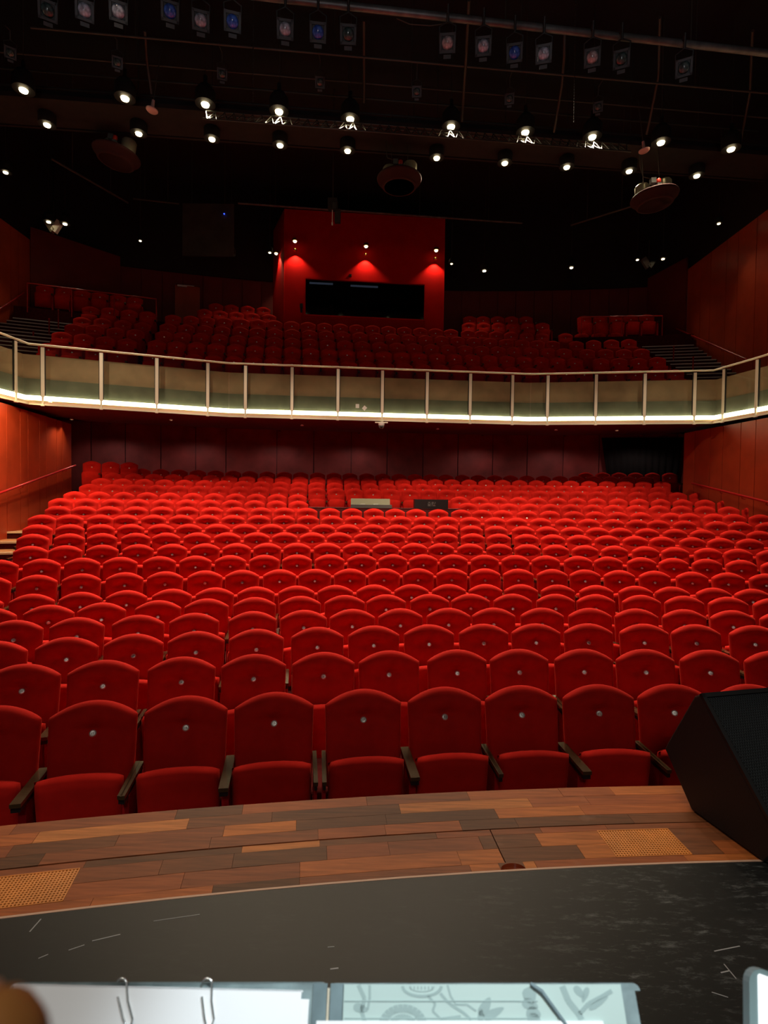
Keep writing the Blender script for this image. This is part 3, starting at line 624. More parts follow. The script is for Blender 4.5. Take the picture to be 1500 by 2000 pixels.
# baffle frame + grille
e1 = (prof[6]-prof[4]).normalized(); nb = nrm.cross(e1).normalized()
if nb.y > 0: nb = -nb
base = prof[4]-inv; Lb = (prof[6]-prof[4]).length
s = MB()
for (a, b_, c1, d1) in ((0, .0, Lb, .022), (0, W_-.022, Lb, W_), (0, 0, .022, W_), (Lb-.022, 0, Lb, W_)):
    s.box(base+e1*((a+c1)/2)+nrm*((b_+d1)/2)+nb*.006, (c1-a, d1-b_, .016), 0, (e1, nrm, nb))
s.build('baffle_frame', blackpl, mon)
s = MB(); s.box(base+e1*(Lb/2)+nrm*(W_/2)+nb*.001, (Lb-.05, W_-.05, .002), 0, (e1, nrm, nb)); s.build('foam', mat('black_foam', (.006, .006, .006), .95), mon)
s = MB(); gp = .0125; nu_ = int((Lb-.05)/gp); nv_ = int((W_-.05)/(gp*1.15))
for i in range(nu_):
    for j in range(nv_):
        cc = base+e1*(.025+(i+.5)*gp)+nrm*(.025+(j+.5+(.5 if i % 2 else 0))*gp*1.15)+nb*.0075
        if (cc-base).dot(nrm) > W_-.028: continue
        hexo = [(gp*.667*math.cos(PI/3*q), gp*.667*math.sin(PI/3*q)*.98) for q in range(6)]
        hexi = [(a*.70, b_*.70) for a, b_ in hexo]
        vs = [cc+nrm*a*.86+e1*b_*.86 for a, b_ in hexo]+[cc+nrm*a*.86+e1*b_*.86-nb*.0022 for a, b_ in hexi]
        s.add(vs, [(q, (q+1) % 6, 6+(q+1) % 6, 6+q) for q in range(6)])
g = s.build('grille', mat('blue_grey_perforated_steel', (.09, .105, .115), .38, metal=.6), mon); g['kind'] = 'stuff'; g['label'] = 'blue-grey perforated steel grille'
s = MB(); s.tube([pb-inv+nrm*.1+sd*.1+Vector((0, 0, -.004)), pb-inv+nrm*.1+sd*.1+Vector((0, 0, .006))], .02); s.tube([pb-inv+nrm*.5+sd*.3+Vector((0, 0, -.004)), pb-inv+nrm*.5+sd*.3+Vector((0, 0, .006))], .02); s.build('rubber_foot', blackpl, mon)
# ================================================================== SCORE ON THE MUSIC STAND
pm = Vector(ony(640, 1921, .38)); dn = Vector((0, -.52, -.854)).normalized(); rt = Vector((1, 0, 0)); nn = rt.cross(dn); nn = nn if nn.y < 0 else -nn
def onpage(px, py, off=0.):
    d = Vector(ray(px, py)); o = Vector((0, 0, EYE)); c0 = pm+nn*off; t = (c0-o).dot(nn)/d.dot(nn); return o+d*t
H_ = .30
def sheet(name, m, xl, xr, ytop, off, th_=.0006, parent=None, h=H_, slant=0, yr=None, rc=0.):
    a = onpage(xl, ytop, off); b_ = onpage(xr, yr or ytop, off)
    s = MB()
    pts = []
    def corner(c, ax, ay):
        if rc <= 0: return [c]
        return [c+ax*(rc*(1-math.sin(q*PI/8)))+ay*(rc*(1-math.cos(q*PI/8))) for q in range(5)]
    tl = corner(a, rt, dn); tr = corner(b_, -rt, dn)[::-1]
    pts = tl+tr+[b_+dn*h, a+dn*h+rt*slant]
    s.poly(pts, -nn*th_); return s.build(name, m, parent)
o_ = (0, 0, 0)
stand = thing('music_stand', 'dark music stand desk hidden under the open score at the bottom edge', 'music stand', o_)
s = MB(); a = onpage(60, 1960, -.006); b_ = onpage(1220, 1960, -.006); s.poly([a, b_, b_+dn*.30, a+dn*.30], -nn*.002); s.build('desk', blackmt, stand)
m_ = onpage(640, 1960, -.008)+dn*.15; s = MB(); s.tube([m_, (m_.x, m_.y+.03, m_.z-.08), (m_.x, m_.y+.03, ZS+.02)], .011); s.build('pole', blackmt, stand)
s = MB(); fp = Vector((m_.x, m_.y+.03, ZS+.16))
for q in range(3): an = q*2*PI/3+.4; s.tube([fp, (fp.x+.16*math.cos(an), fp.y+.16*math.sin(an), ZS+.07), (fp.x+.26*math.cos(an), fp.y+.26*math.sin(an), ZS+.008)], .008)
s.build('tripod', blackmt, stand)
bk = thing('score_folder', 'open grey marbled folder with a clear floral sheet at the bottom edge', 'folder', o_)
sheet('left_cover', marble, 20, 640, 1919.5, -.003, .002, bk, rc=.004)
sheet('right_cover', marble, 645, 1248, 1921, -.003, .002, bk, rc=.004, slant=0)
sheet('spine', marble_d, 612, 640, 1921, -.0012, .001, bk); sheet('spine_edge', marble_d, 646, 670, 1921, -.0012, .001, bk)
s = MB(); s.tube([onpage(642, 1930, 0), onpage(642, 1930, 0)+dn*.28], .0009); s.build('spine_crease', steel, bk)
fs_ = sheet('floral_sheet', floral, 672, 1212, 1922.5, -.0008, .0006, bk)
# printed flowers: flat ink on the sheet
ink_ = MB()
def flat(pts, off=.0002): ink_.poly([onpage(x, y, off-.0008) for x, y in pts], -nn*.0001)
def stroke(pts, w_):
    for i in range(len(pts)-1):
        (x0, y0), (x1, y1) = pts[i], pts[i+1]; L = math.hypot(x1-x0, y1-y0) or 1; nx, ny = -(y1-y0)/L*w_/2, (x1-x0)/L*w_/2
        flat([(x0+nx, y0+ny), (x1+nx, y1+ny), (x1-nx, y1-ny), (x0-nx, y0-ny)])
def leaf(x, y, ang, L, W):
    pts = []
    for i in range(12):
        q = 2*PI*i/12; a = L/2*math.cos(q); b2 = W/2*math.sin(q)*(1-.35*math.cos(q))
        pts.append((x+(a+L/2)*math.cos(ang)-b2*math.sin(ang), y+(a+L/2)*math.sin(ang)+b2*math.cos(ang)))
    flat(pts)
def ring(cx0, cy0, rx, ry, w_, a0=0, a1=PI):
    stroke([(cx0+rx*math.cos(a0+(a1-a0)*i/14), cy0+ry*math.sin(a0+(a1-a0)*i/14)) for i in range(15)], w_)
ring(824, 1926, 38, 20, 6); ring(824, 1926, 24, 11, 2)
for i in range(7): leaf(802+i*7, 1926, PI/2, 8, 3)
ring(787, 2005, 40, 36, 16, PI, 2*PI); ring(787, 2005, 22, 20, 10, PI, 2*PI)
stroke([(860, 1940), (872, 1955), (885, 1965), (905, 1978), (920, 1992)], 6); stroke([(874, 1924), (880, 1945), (890, 1962), (912, 1962), (930, 1975)], 4); stroke([(835, 1945), (850, 1960), (845, 1975), (860, 1990), (900, 1985)], 5)
leaf(938, 1985, -1.1, 42, 20); leaf(944, 1990, -.5, 46, 18); leaf(938, 1996, -1.5, 26, 12)
stroke([(700, 1924), (712, 1950), (706, 1975), (712, 1995)], 8); stroke([(722, 1924), (722, 1950), (718, 1972)], 5); leaf(690, 1965, .3, 30, 18)
leaf(1030, 1928, 1.3, 36, 26); leaf(1020, 1955, .4, 34, 22); leaf(1028, 1975, .3, 30, 26); leaf(1030, 1990, .1, 26, 26)
stroke([(1098, 1926), (1110, 1955), (1130, 1980), (1136, 1992)], 12); stroke([(1132, 1980), (1150, 1960), (1180, 1944), (1195, 1935)], 9); leaf(1122, 1926, .9, 30, 14); leaf(1148, 1928, 1.9, 32, 12); leaf(1150, 1972, -.6, 46, 12)
ink_.build('flower_print', floral_ink, fs_)
s = MB()
for yy in (1954, 1988): s.poly([onpage(672, yy, -.0004), onpage(1050, yy, -.0004), onpage(1050, yy+2.5, -.0004), onpage(672, yy+2.5, -.0004)], -nn*.0002)
s.build('sheet_rule', floral_ink, fs_)
s = MB(); s.tube([onpage(1036, 1921, .001), onpage(1058, 1936, .0012), onpage(1112, 2010, .0012)], .0013, radii=[.0011, .0014, .0011]); eb = s.build('elastic_band', marble_d, bk)
p1 = sheet('paper_sheet', paper, 26, 592, 1921, .0, .0004, None, slant=-.008, yr=1934, rc=.001); tag(p1, 'white sheet with the higher left corner, clipped on the left folder page', 'paper')
p2 = sheet('paper_sheet', paper, 30, 604, 1926, -.0009, .0004, None, slant=-.008, yr=1952); tag(p2, 'white sheet underneath, sticking out right of the clipped top sheet', 'paper')
p3 = sheet('paper_sheet', paper, 618, 1178, 1994, .0012, .0004, None); tag(p3, 'white sheet lying over the floral page, its top edge at the bottom', 'paper')
for px, lab in ((238, 'silver paper clip on the white sheet, the left one of two'), (405, 'silver paper clip on the white sheet, the right one of two')):
    s = MB(); q = []
    for i in range(9): a = PI+PI*i/8; q.append((px+9*math.cos(a), 1919+8*math.sin(a)))
    w1 = [(px-9, 1940)]+q+[(px+12, 1955), (px+21, 1990), (px+18, 2003), (px+8, 2004), (px+2, 1988), (px-8, 1946)]
    if px > 300: w1 = [(x if y < 1925 else x-(y-1925)*.12-0, y) for x, y in w1]
    s.tube([onpage(x, y, .0009) for x, y in w1[1:]], .00075, 6); tag(s.build('paper_clip', clip_m), lab, 'paper clip', 'paper clips on the score')
# tablet at the right edge
tb = thing('tablet', 'tablet with a glowing white screen in a grey case at the right edge', 'tablet', o_)
def rr(x0, y0, w_, h_, r_, off): 
    pts = []
    c0 = onpage(x0, y0, off)
    for (cx_2, cy_2, a0) in ((r_, r_, PI), (w_-r_, r_, 1.5*PI), (w_-r_, h_-r_, 0), (r_, h_-r_, .5*PI)):
        for i in range(6): a = a0+PI/2*i/5; pts.append((cx_2+r_*math.cos(a), cy_2+r_*math.sin(a)))
    return [c0+rt*a+dn*b2 for a, b2 in pts]
ang = .30
def rot(pts, piv): 
    R_ = Matrix.Rotation(-ang, 3, nn); return [piv+R_@(p-piv) for p in pts]
pv = onpage(1463, 1883, .0)
s = MB(); s.poly(rot(rr(1463, 1883, .16, .23, .011, 0), pv), -nn*.008); s.build('case', mat('grey_teal_case', (.22, .32, .33), .4), tb)
s = MB(); s.poly(rot([p+rt*.0+dn*.0 for p in rr(1481, 1901, .145, .21, .002, .0008)], onpage(1481, 1901, .0008)), -nn*.001); s.build('screen', mat('lit_white_screen', (.9, .9, .9), .3, emit=(.95, .97, 1), es=1.0), tb)
# a fingertip close to the lens
s = MB(); fb = Vector(ony(-235, 2230, .060)); ft = Vector(ony(-115, 2140, .062)); dd = (ft-fb).normalized(); root = fb-dd*.03
rs = [.0088, .0086, .0080, .0083, .0076, .0055, .0028, .0004]; ls = [-.03, -.015, 0, .006, .013, .0165, .018, .0185]
s.tube([fb+dd*l for l in ls], .008, 14, 0, True, rs); fg = s.build('person', skin); tag(fg, 'person, blurred fingertip held close before the lens in the bottom left corner', 'person')
s = MB(); nb_ = Vector((0, .3, 1)).normalized(); nb_ = (nb_-dd*nb_.dot(dd)).normalized(); sdv = dd.cross(nb_)
s.poly([fb+dd*(.0035+.004*0)+sdv*.004+nb_*.0072, fb+dd*.012+sdv*.0045+nb_*.0068, fb+dd*.0155+sdv*.002+nb_*.0062, fb+dd*.0155-sdv*.002+nb_*.0062, fb+dd*.012-sdv*.0045+nb_*.0068, fb+dd*.0035-sdv*.004+nb_*.0072], nb_*.0005); s.build('fingernail', mat('nail_pink', (.6, .32, .2), .35), fg)
# ================================================================== SIDE WALLS
def wallseg(p0, p1, side, z0, z1, widths, m, parent):
    """panelled wall from p0 (far end) to p1 (near end); side = unit vector away from the room"""
    p0, p1 = Vector((*p0, 0)), Vector((*p1, 0)); d = (p1-p0); L = d.length; d.normalize(); n3 = Vector((-d.y, d.x, 0))
    if n3.x*side < 0: n3 = -n3
    zz = Vector((0, 0, 1)); y = 0; i = 0
    bkg = MB(); bkg.box((p0+p1)/2+n3*.10+zz*((z0+z1)/2), (L, .10, z1-z0), 0, (d, n3, zz))
    while y < L-.05:
        wd = min(widths[i % len(widths)], L-y); s = MB(); s.box(p0+d*(y+wd/2)+n3*.025+zz*((z0+z1)/2), (wd-.022, .05, z1-z0-.01), 0, (d, n3, zz)); s.build('wall_panel', m, parent); y += wd; i += 1
    return bkg
XL2 = -11.45
def sidewall(name, sgn, lo0, lo1, lw, up0, up1, uw):
    w_ = struct(MB().box((sgn*12.2, 10, 2.6), (.1, 19, 16)), name, [void])
    b1 = wallseg(lo0, lo1, sgn, 0, Z(2.05), lw, redwall, w_); b1.build('backing', redgap, w_)
    b2 = wallseg(up0, up1, sgn, Z(2.75), Z(8.1), uw, redwall, w_); b2.build('backing', redgap, w_)
    return w_
wl = sidewall('wall_left', -1, (-9.30, 16.0), (-7.6, 4.5), (.60, .37), (XL2, 17.45), (XL2, 4.5), (.56, .34))
wr = sidewall('wall_right', 1, (8.98, 16.2), (9.9, 5.0), (.50, .65), (XR+.05, 19.0), (XR+.05, 4.5), (.80, .55))
# side wall top: black painted wall above
s = MB(); s.box((XL2-.25, 9, Z(10.6)), (.2, 24, 5.0)); struct(s, 'wall_left_upper', [void])
s = MB(); s.box((XR+.3, 9, Z(10.6)), (.2, 24, 5.0)); struct(s, 'wall_right_upper', [void])
# ================================================================== LOWER BACK WALL
RBW = 40.6
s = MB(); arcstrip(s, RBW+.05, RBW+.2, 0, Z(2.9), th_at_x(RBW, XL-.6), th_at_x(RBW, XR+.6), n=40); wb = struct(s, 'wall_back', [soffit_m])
xs_ = [-11.6]+[onR(px, RBW)[0] for px in (178, 245, 314, 382, 441, 540, 612, 685, 755, 825, 893, 961, 1028, 1098, 1168, 1245, 1320)]+[11.2]
for i in range(len(xs_)-1):
    t0, t1 = th_at_x(RBW, xs_[i])+.0004, th_at_x(RBW, xs_[i+1])-.0004
    s = MB(); arcstrip(s, RBW, RBW+.045, Z(.1), Z(2.5), t0, t1, n=1); s.build('wall_panel', backred, wb)
# black drape in front of its right end
s = MB(); Pd = []
tl, tr = onR(1172, RBW-.12), onR(1331, RBW-.12); bl, br = onR(1190, RBW-.12), onR(1317, RBW-.12)
n = 48; vs = []; fs = []
for i in range(n+1):
    f_ = i/n; wv = .035*math.sin(f_*PI*2*11)
    for (a, b2, z) in ((tl, tr, Z(2.36)), (bl, br, Z(.3))):
        vs.append((a[0]+(b2[0]-a[0])*f_, a[1]+(b2[1]-a[1])*f_+wv, z))
for i in range(n): fs.append((2*i, 2*i+2, 2*i+3, 2*i+1))
s.add(vs, fs, 0, True); dr = s.build('black_drape', mat('black_velour', (.006, .006, .006), .95)); so = dr.modifiers.new('s', 'SOLIDIFY'); so.thickness = .02
tag(dr, 'black drape hanging over the right end of the rear stalls wall', 'curtain')
# ================================================================== BALCONY
line = [(-9.35, 5.0), (-8.66, 12.6), (-8.62, 13.06), (-4.26, 14.70), (4.17, 15.50), (8.95, 14.80), (9.22, 13.40), (10.2, 6.0)]
def offs(l, d):
    """offset polyline away from the stage (towards the walls/back)"""
    out = []
    for i, p in enumerate(l):
        ns = []
        for a, b2 in ((i-1, i), (i, i+1)):
            if a < 0 or b2 >= len(l): continue
            dx, dy_ = l[b2][0]-l[a][0], l[b2][1]-l[a][1]; L = math.hypot(dx, dy_); ns.append(Vector((-dy_/L, dx/L)))
        m = sum(ns, Vector((0, 0))); m.normalize(); k = 1/max(.5, m.dot(ns[0])); out.append((p[0]+m.x*d*k, p[1]+m.y*d*k))
    return out
def dens(l, step=.6):
    o = [l[0]]
    for a, b2 in zip(l, l[1:]):
        L = math.hypot(b2[0]-a[0], b2[1]-a[1]); n = max(1, int(L/step))
        o += [(a[0]+(b2[0]-a[0])*i/n, a[1]+(b2[1]-a[1])*i/n) for i in range(1, n+1)]
    return o
def ribbon(mb, l0, l1, z0, z1, mi=0, th_=None):
    vs = []; fs = []
    for a, b2 in zip(l0, l1): vs += [(a[0], a[1], z0 if not callable(z0) else z0(a)), (b2[0], b2[1], z1 if not callable(z1) else z1(b2))]
    for i in range(len(l0)-1): fs.append((2*i, 2*i+2, 2*i+3, 2*i+1))
    mb.add(vs, fs, mi)
def wall_back_pt(p):
    """where the balcony floor over/behind p meets the wall"""
    if p[0] < -8.6 and p[1] < 13.07: return (XL-.6, p[1])
    if p[0] > 8.94 and p[1] < 14.81: return (XR+.3, p[1])
    t = theta(*p); x, y, _ = arc(RBW+.3, t); return (max(XL-.6, min(XR+.3, x)), y)
dl = dens(line)
bf = MB(); bk_ = [wall_back_pt(p) for p in dl]
def zsof(b2): 
    R = rad(b2); return Z(2.13) if (b2[1] < 13.2 or False) else Z(2.13+max(0, min(.42, (R-35)*.075)))
mid = [((a[0]+b2[0])/2, (a[1]+b2[1])/2) for a, b2 in zip(dl, bk_)]
ribbon(bf, dl, mid, Z(2.13), lambda q: Z(2.17), 0); ribbon(bf, mid, bk_, lambda q: Z(2.17), zsof, 0)
o1 = offs(line, .0); ribbon(bf, dl, dl, Z(2.13), Z(2.17), 1)
in_ = dens(offs(line, .34)); 
ribbon(bf, dl, in_[:len(dl)] if len(in_) == len(dl) else dl, Z(2.17), Z(2.17), 1)
inn = dens(offs(line, .42))
fb_ = [wall_back_pt(p) for p in inn]; ribbon(bf, inn, fb_, Z(2.72), Z(2.72), 2)
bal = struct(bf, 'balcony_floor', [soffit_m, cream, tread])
def stair_tiers(mb):
    for k in range(1, 8):
        R0 = Rbal(k)-(.42 if k > 1 else .05); z = Z(zbal(k))-BH; arcstrip(mb, R0, Rbal(8)+.6, z-.48, z, th_at_x(R0, XL2+.1), th_at_x(R0, XR), 0)
tm = MB(); stair_tiers(tm); tiers = struct(tm, 'balcony_tiers', [carpet])
# parapet behind the glass
def wallstrip(mb, l, d0, d1, z0, z1, mi=0):
    a = offs(l, d0); b2 = offs(l, d1)
    for i in range(len(l)-1):
        vs = [(a[i][0], a[i][1], z0), (a[i+1][0], a[i+1][1], z0), (b2[i+1][0], b2[i+1][1], z0), (b2[i][0], b2[i][1], z0)]
        vs += [(v[0], v[1], z1) for v in vs]; mb.add(vs, [(0, 1, 2, 3), (4, 5, 6, 7), (0, 1, 5, 4), (1, 2, 6, 5), (2, 3, 7, 6), (3, 0, 4, 7)], mi)
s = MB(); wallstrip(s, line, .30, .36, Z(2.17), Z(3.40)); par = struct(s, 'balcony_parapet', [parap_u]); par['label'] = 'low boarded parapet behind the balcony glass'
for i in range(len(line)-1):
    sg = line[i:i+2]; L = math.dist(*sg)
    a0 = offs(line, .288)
    s = MB(); p, q = a0[i], a0[i+1]; s.bar((p[0], p[1], Z(2.50)), (q[0], q[1], Z(2.50)), .022, .62); s.build('reflection_board', parap_refl, par)  # strip in the reflection colour laid over the lower parapet
s = MB(); wallstrip(s, line, .02, .28, Z(2.17), Z(2.215)); s.build('ledge', peach, par)
tag(par, None); 
lt = thing('light_strip', 'glowing warm white light strip running along the foot of the balcony glass', 'light', o_)
for i in range(len(line)-1):
    a0 = offs(line, .20); p, q = a0[i], a0[i+1]; s = MB(); s.bar((p[0], p[1], Z(2.33)), (q[0], q[1], Z(2.33)), .03, .11); s.build('glow_tube', led, lt)
    s = MB(); s.bar((p[0], p[1], Z(2.24)), (q[0], q[1], Z(2.24)), .05, .05); s.build('holder', peach, lt)
# railing
rail = thing('balcony_railing', 'pale metal and glass railing along the balcony front', 'railing', o_)
posts = [(28, 12.64), (84, 13.16), (198, 13.61), (306, 14.02), (405.6, 14.48), (479, 14.72), (570, 14.88), (659.5, 15.03), (746, 15.10), (832, 15.33), (917, 15.36), (1000, 15.43), (1069, 15.40), (1162, 15.28), (1257, 15.08), (1355, 14.86), (1411, 14.42), (1476, 13.42)]
pp = []
for px, Y in posts:
    d = ray(px, 822); pp.append((d[0]/d[1]*Y, Y))
def snap(p):
    best = None
    for a, b2 in zip(line, line[1:]):
        a, b2 = Vector(a), Vector(b2); t = max(0, min(1, (Vector(p)-a).dot(b2-a)/(b2-a).length_squared)); q = a+(b2-a)*t
        if best is None or (q-Vector(p)).length < best[0]: best = ((q-Vector(p)).length, q, (b2-a).normalized())
    return best[1], best[2]
posts_l = [snap(p) for p in pp]
e_ = posts_l[0][0]; 
for kk in range(1, 6): posts_l.insert(0, snap((e_.x-.13*kk, e_.y-1.25*kk)))
e_ = posts_l[-1][0]
for kk in range(1, 5): posts_l.append(snap((e_.x+.17*kk, e_.y-1.24*kk)))
for q, tdir in posts_l:
    t3 = Vector((tdir.x, tdir.y, 0)); n3 = Vector((-tdir.y, tdir.x, 0)); s = MB()
    c = Vector((q.x, q.y, 0))-n3*.02
    s.box(c+Vector((0, 0, Z(2.93))), (.078, .014, 1.20), 0, (t3, n3, Vector((0, 0, 1))))
    s.box(c+n3*.03+Vector((0, 0, Z(2.95))), (.112, .03, 1.16), 1, (t3, n3, Vector((0, 0, 1))))
    s.box(c+Vector((0, 0, Z(2.24))), (.040, .03, .20), 0, (t3, n3, Vector((0, 0, 1))))
    s.box(c+Vector((0, 0, Z(2.125))), (.075, .06, .03), 0, (t3, n3, Vector((0, 0, 1))))
    s.build('post', [steel, blackmt], rail)
s = MB()
rl_ = [(p[0], p[1], Z(3.585)) for p in line]; s.tube(rl_, .026, 10); s.build('handrail', steel, rail)
knots = sorted(range(len(posts_l)))
for a, b2 in zip(posts_l, posts_l[1:]):
    p, q = a[0], b2[0]
    mids = [Vector(l) for l in line if (Vector(l)-p).length+(Vector(l)-q).length < (p-q).length*1.03+.02 and (Vector(l)-p).length > .05 and (Vector(l)-q).length > .05]
    ch = [p]+mids+[q]
    for u_, v_ in zip(ch, ch[1:]):
        d2 = (v_-u_).normalized(); n3 = Vector((-d2.y, d2.x)); u2 = u_+d2*.006+n3*.035; v2 = v_-d2*.006+n3*.035
        s = MB(); s.bar((u2.x, u2.y, Z(2.86)), (v2.x, v2.y, Z(2.86)), .008, 1.36); s.build('glass_pane', glass, rail)
s = MB(); wallstrip(s, line, -.015, .02, Z(2.13), Z(2.16)); s.build('bottom_channel', steel, rail)
for (px, py), an, lab in (((698, 793), 0, 'small upright white note stuck on the balcony glass'), ((712, 797), .7, 'small tilted white note stuck on the balcony glass')):
    x, y, z = ony(px, py, 15.06); s = MB(); ca, sa = math.cos(an), math.sin(an); s.box((x, y+.0, z), (.10, .004, .11), 0, (Vector((ca, 0, -sa)), Vector((0, 1, 0)), Vector((sa, 0, ca)))); tag(s.build('paper_note', white), lab, 'note', 'notes on the balcony glass')
# pan-tilt camera below the railing
x, y, _ = ony(745, 832, 15.05); ptz = thing('security_camera', 'small camera with black lens hanging below the balcony edge', 'camera', (x, y-.06, Z(2.0)))
s = MB(); s.lathe([(.085, .07), (.09, .02), (.075, -.02)], 16); s.build('mount', white, ptz)
s = MB(); s.lathe([(.001, -.115), (.045, -.105), (.075, -.06), (.08, -.02), (.07, .01)], 16); s.build('dome', grey, ptz)
s = MB(); s.lathe([(.030, .07), (.034, .085), (.001, .088)], 14, 0, (0, 0, -.05), (0, -1, 0)); s.build('lens', blackpl, ptz)
s = MB(); s.box((0, 0, .075), (.36, .03, .03)); s.build('bracket', steel, ptz)
# soffit downlights
for i, (px, py) in enumerate(((140, 817), (334, 818), (590, 829), (855, 836), (1086, 838), (1205, 839))):
    x, y, z = onz(px, py, 2.085); t = thing('soffit_downlight', ordn(i+1)+' tiny downlight from the left in the ceiling under the balcony', 'light', (x, y, Z(2.06)), 0, 'downlights under the balcony')
    s = MB(); s.lathe([(.05, .0), (.05, -.016), (.034, -.016), (.034, .02)], 14); s.build('ring', white, t); s = MB(); s.lathe([(.001, -.006), (.030, -.006), (.030, .01)], 12); s.build('bulb', bulb_s if i in (0, 1, 5) else gold, t)
for i, (px, py) in enumerate(((215, 838), (380, 843), (545, 847), (700, 850), (940, 853), (1100, 853), (1255, 850))):
    x, y = onR(px, 39.3); t = thing('soffit_downlight', ordn(i+1)+' downlight from the left in the rear ceiling under the balcony', 'light', (x, y, Z(2.30)), 0, 'rear downlights under the balcony')
    s = MB(); s.lathe([(.05, .0), (.05, -.016), (.034, -.016), (.034, .02)], 14); s.build('ring', soffit_m, t)
    l = bpy.data.lights.new('rear_downlight_beam', 'SPOT'); l.energy = 24; l.color = (1, .72, .66); l.spot_size = 2.7; l.spot_blend = .5; l.shadow_soft_size = .04; lo_ = bpy.data.objects.new('rear_downlight_beam', l); sc.collection.objects.link(lo_); lo_.parent = t; lo_.location = (0, 0, -.03)
# ---- balcony aisles: stair nosings on both sides
def floor_edge(k_): return None
for side in (-1, 1):
    an_ = []
    for j in range(0, 17):
        z = Z(3.04+.1608*j); R = 35.30+.2436*j
        if side < 0:
            xl = XL2+.15; xs2 = {0: 70, 1: 104, 2: 128, 3: 150, 4: 165}
            xr_ = -9.25+.0*j+.028*j
        else: xl = 8.95-.02*j+(.0); xr_ = XR-.05
        if side > 0: xl = 9.25-.035*j
        t0, t1 = th_at_x(R, xl), th_at_x(R, xr_)
        s = MB(); arcstrip(s, R, R+.26, z-.35, z-.012, t0, t1, n=2); s.build('aisle_step', carpet, tiers)
        s = MB(); arcstrip(s, R-.008, R+.03, z-.030, z, t0, t1, n=2); s.build('step_nosing', nosing2, tiers)
# box platforms behind
s = MB(); arcstrip(s, 38.78, 41.4, Z(5.0), Z(5.67), th_at_x(39, XL2+.05), th_at_x(39, -8.0)); arcstrip(s, 38.78, 41.4, Z(5.0), Z(5.67), th_at_x(39, 6.6), th_at_x(39, XR)); s.build('box_platform', carpet, tiers)
def guard(pts, zb, label, mids=True):
    t = thing('guard_rail', label, 'railing', o_); s = MB(); s.tube(pts, .022, 8); s.build('handrail', railred, t)
    n = len(pts)
    for i, p in enumerate(pts):
        if p[2] > zb+.3: s = MB(); s.tube([p, (p[0], p[1], zb)], .016, 8); s.build('post', railred, t)
    return t
A = ony(53, 553, 16.55); B_ = ony(305, 584, 17.7); C_ = ony(306, 618, 17.7)
guard([A, tuple(Vector(A).lerp(Vector(B_), .33)), tuple(Vector(A).lerp(Vector(B_), .66)), B_, C_], Z(5.5), 'dark red guard rail before the raised box seats at balcony left')
A = ony(1136, 619, 18.3); B_ = ony(1294, 617, 18.35)
guard([A, tuple(Vector(A).lerp(Vector(B_), .5)), B_], Z(5.6), 'dark red guard rail before the raised box seats at balcony right')
def wallrail(p, q, label, nb=4, sgn=1):
    t = thing('wall_handrail', label, 'handrail', o_); s = MB(); s.tube([p, q], .03, 8); s.build('rail', railred, t)
    for i in range(nb):
        c = Vector(p).lerp(Vector(q), (i+.5)/nb); s = MB(); s.tube([c, (c.x, c.y, c.z-.07), (c.x+sgn*.10, c.y, c.z-.09)], .010, 6); s.build('bracket', railred, t)
def onX(px, py, X): d = ray(px, py); t = X/d[0]; return (X, d[1]*t, Z(d[2]*t))
def ext(p, q, f_): return tuple(Vector(p)+(Vector(q)-Vector(p))*f_)
a, b_ = onX(147, 909, -9.18), onX(0, 963, -8.62); wallrail(a, ext(a, b_, 1.5), 'red handrail on the left wall beside the stalls steps', 5, -1)
a, b_ = onX(1352, 944, 8.94), onX(1500, 981, 9.08); wallrail(a, ext(a, b_, 1.4), 'red handrail on the right wall beside the stalls', 5, 1)
a, b_ = onX(1316, 640, XR-.1), onX(1458, 702, XR-.1); wallrail(a, b_, 'red handrail climbing the right wall beside the balcony steps', 5, 1)
a, b_ = onX(47, 572, XL2+.1), onX(0, 603, XL2+.1); wallrail(a, ext(a, b_, 1.4), 'red handrail on the left wall beside the balcony steps', 3, -1)
# slim aisle posts on the balcony steps
k = 0
for px, py, zt, lab in ((65, 648, .9, 'lowest'), (96, 622, 0, 'second'), (114, 605, 0, 'third'), (136, 589, 0, 'highest')):
    k += 1; Y = 15.2+.45*k; p = ony(px, py, Y); s = MB(); s.lathe([(.018, -.78), (.018, -.03), (.024, -.03), (.024, 0), (.001, .012)], 10); o = s.build('aisle_post', railred, None, p); tag(o, lab+' slim dark red post on the left balcony steps', 'post', 'slim posts on the balcony steps')
for px, py, Y, lab in ((1354, 697, 16.6, 'lower'), (1316, 676, 17.4, 'upper')):
    p = ony(px, py, Y); s = MB(); s.lathe([(.018, -.78), (.018, -.03), (.024, -.03), (.024, 0), (.001, .012)], 10); tag(s.build('aisle_post', railred, None, p), lab+' slim dark red post on the right balcony steps', 'post', 'slim posts on the balcony steps')
# ================================================================== UPPER BACK WALL
RU = 41.1
s = MB(); t0, t1 = th_at_x(RU, -9.6), th_at_x(RU, 10.0)
arcstrip(s, RU+.05, RU+.2, Z(5.0), Z(8.5), t0, t1, n=30)
pL, pR = arc(RU, t0), arc(RU, t1)
s.bar((XL2, 17.45, Z(6.75)), (pL[0], pL[1], Z(6.75)), .08, 3.5); s.bar((XR+.02, 19.0, Z(6.75)), (pR[0], pR[1], Z(6.75)), .08, 3.5)
ub = struct(s, 'wall_back_upper', [upperred])
n = 28
for i in range(n):
    a = t0+(t1-t0)*i/n+.0003; b_ = t0+(t1-t0)*(i+1)/n-.0003; s = MB(); arcstrip(s, RU, RU+.04, Z(5.0), Z(8.15), a, b_, n=1); s.build('wall_panel', upperred, ub)
s = MB(); arcstrip(s, RU-.02, RU+.3, Z(8.2), Z(13), t0-.05, t1+.05, n=20); s.build('black_upper_wall', void, ub)
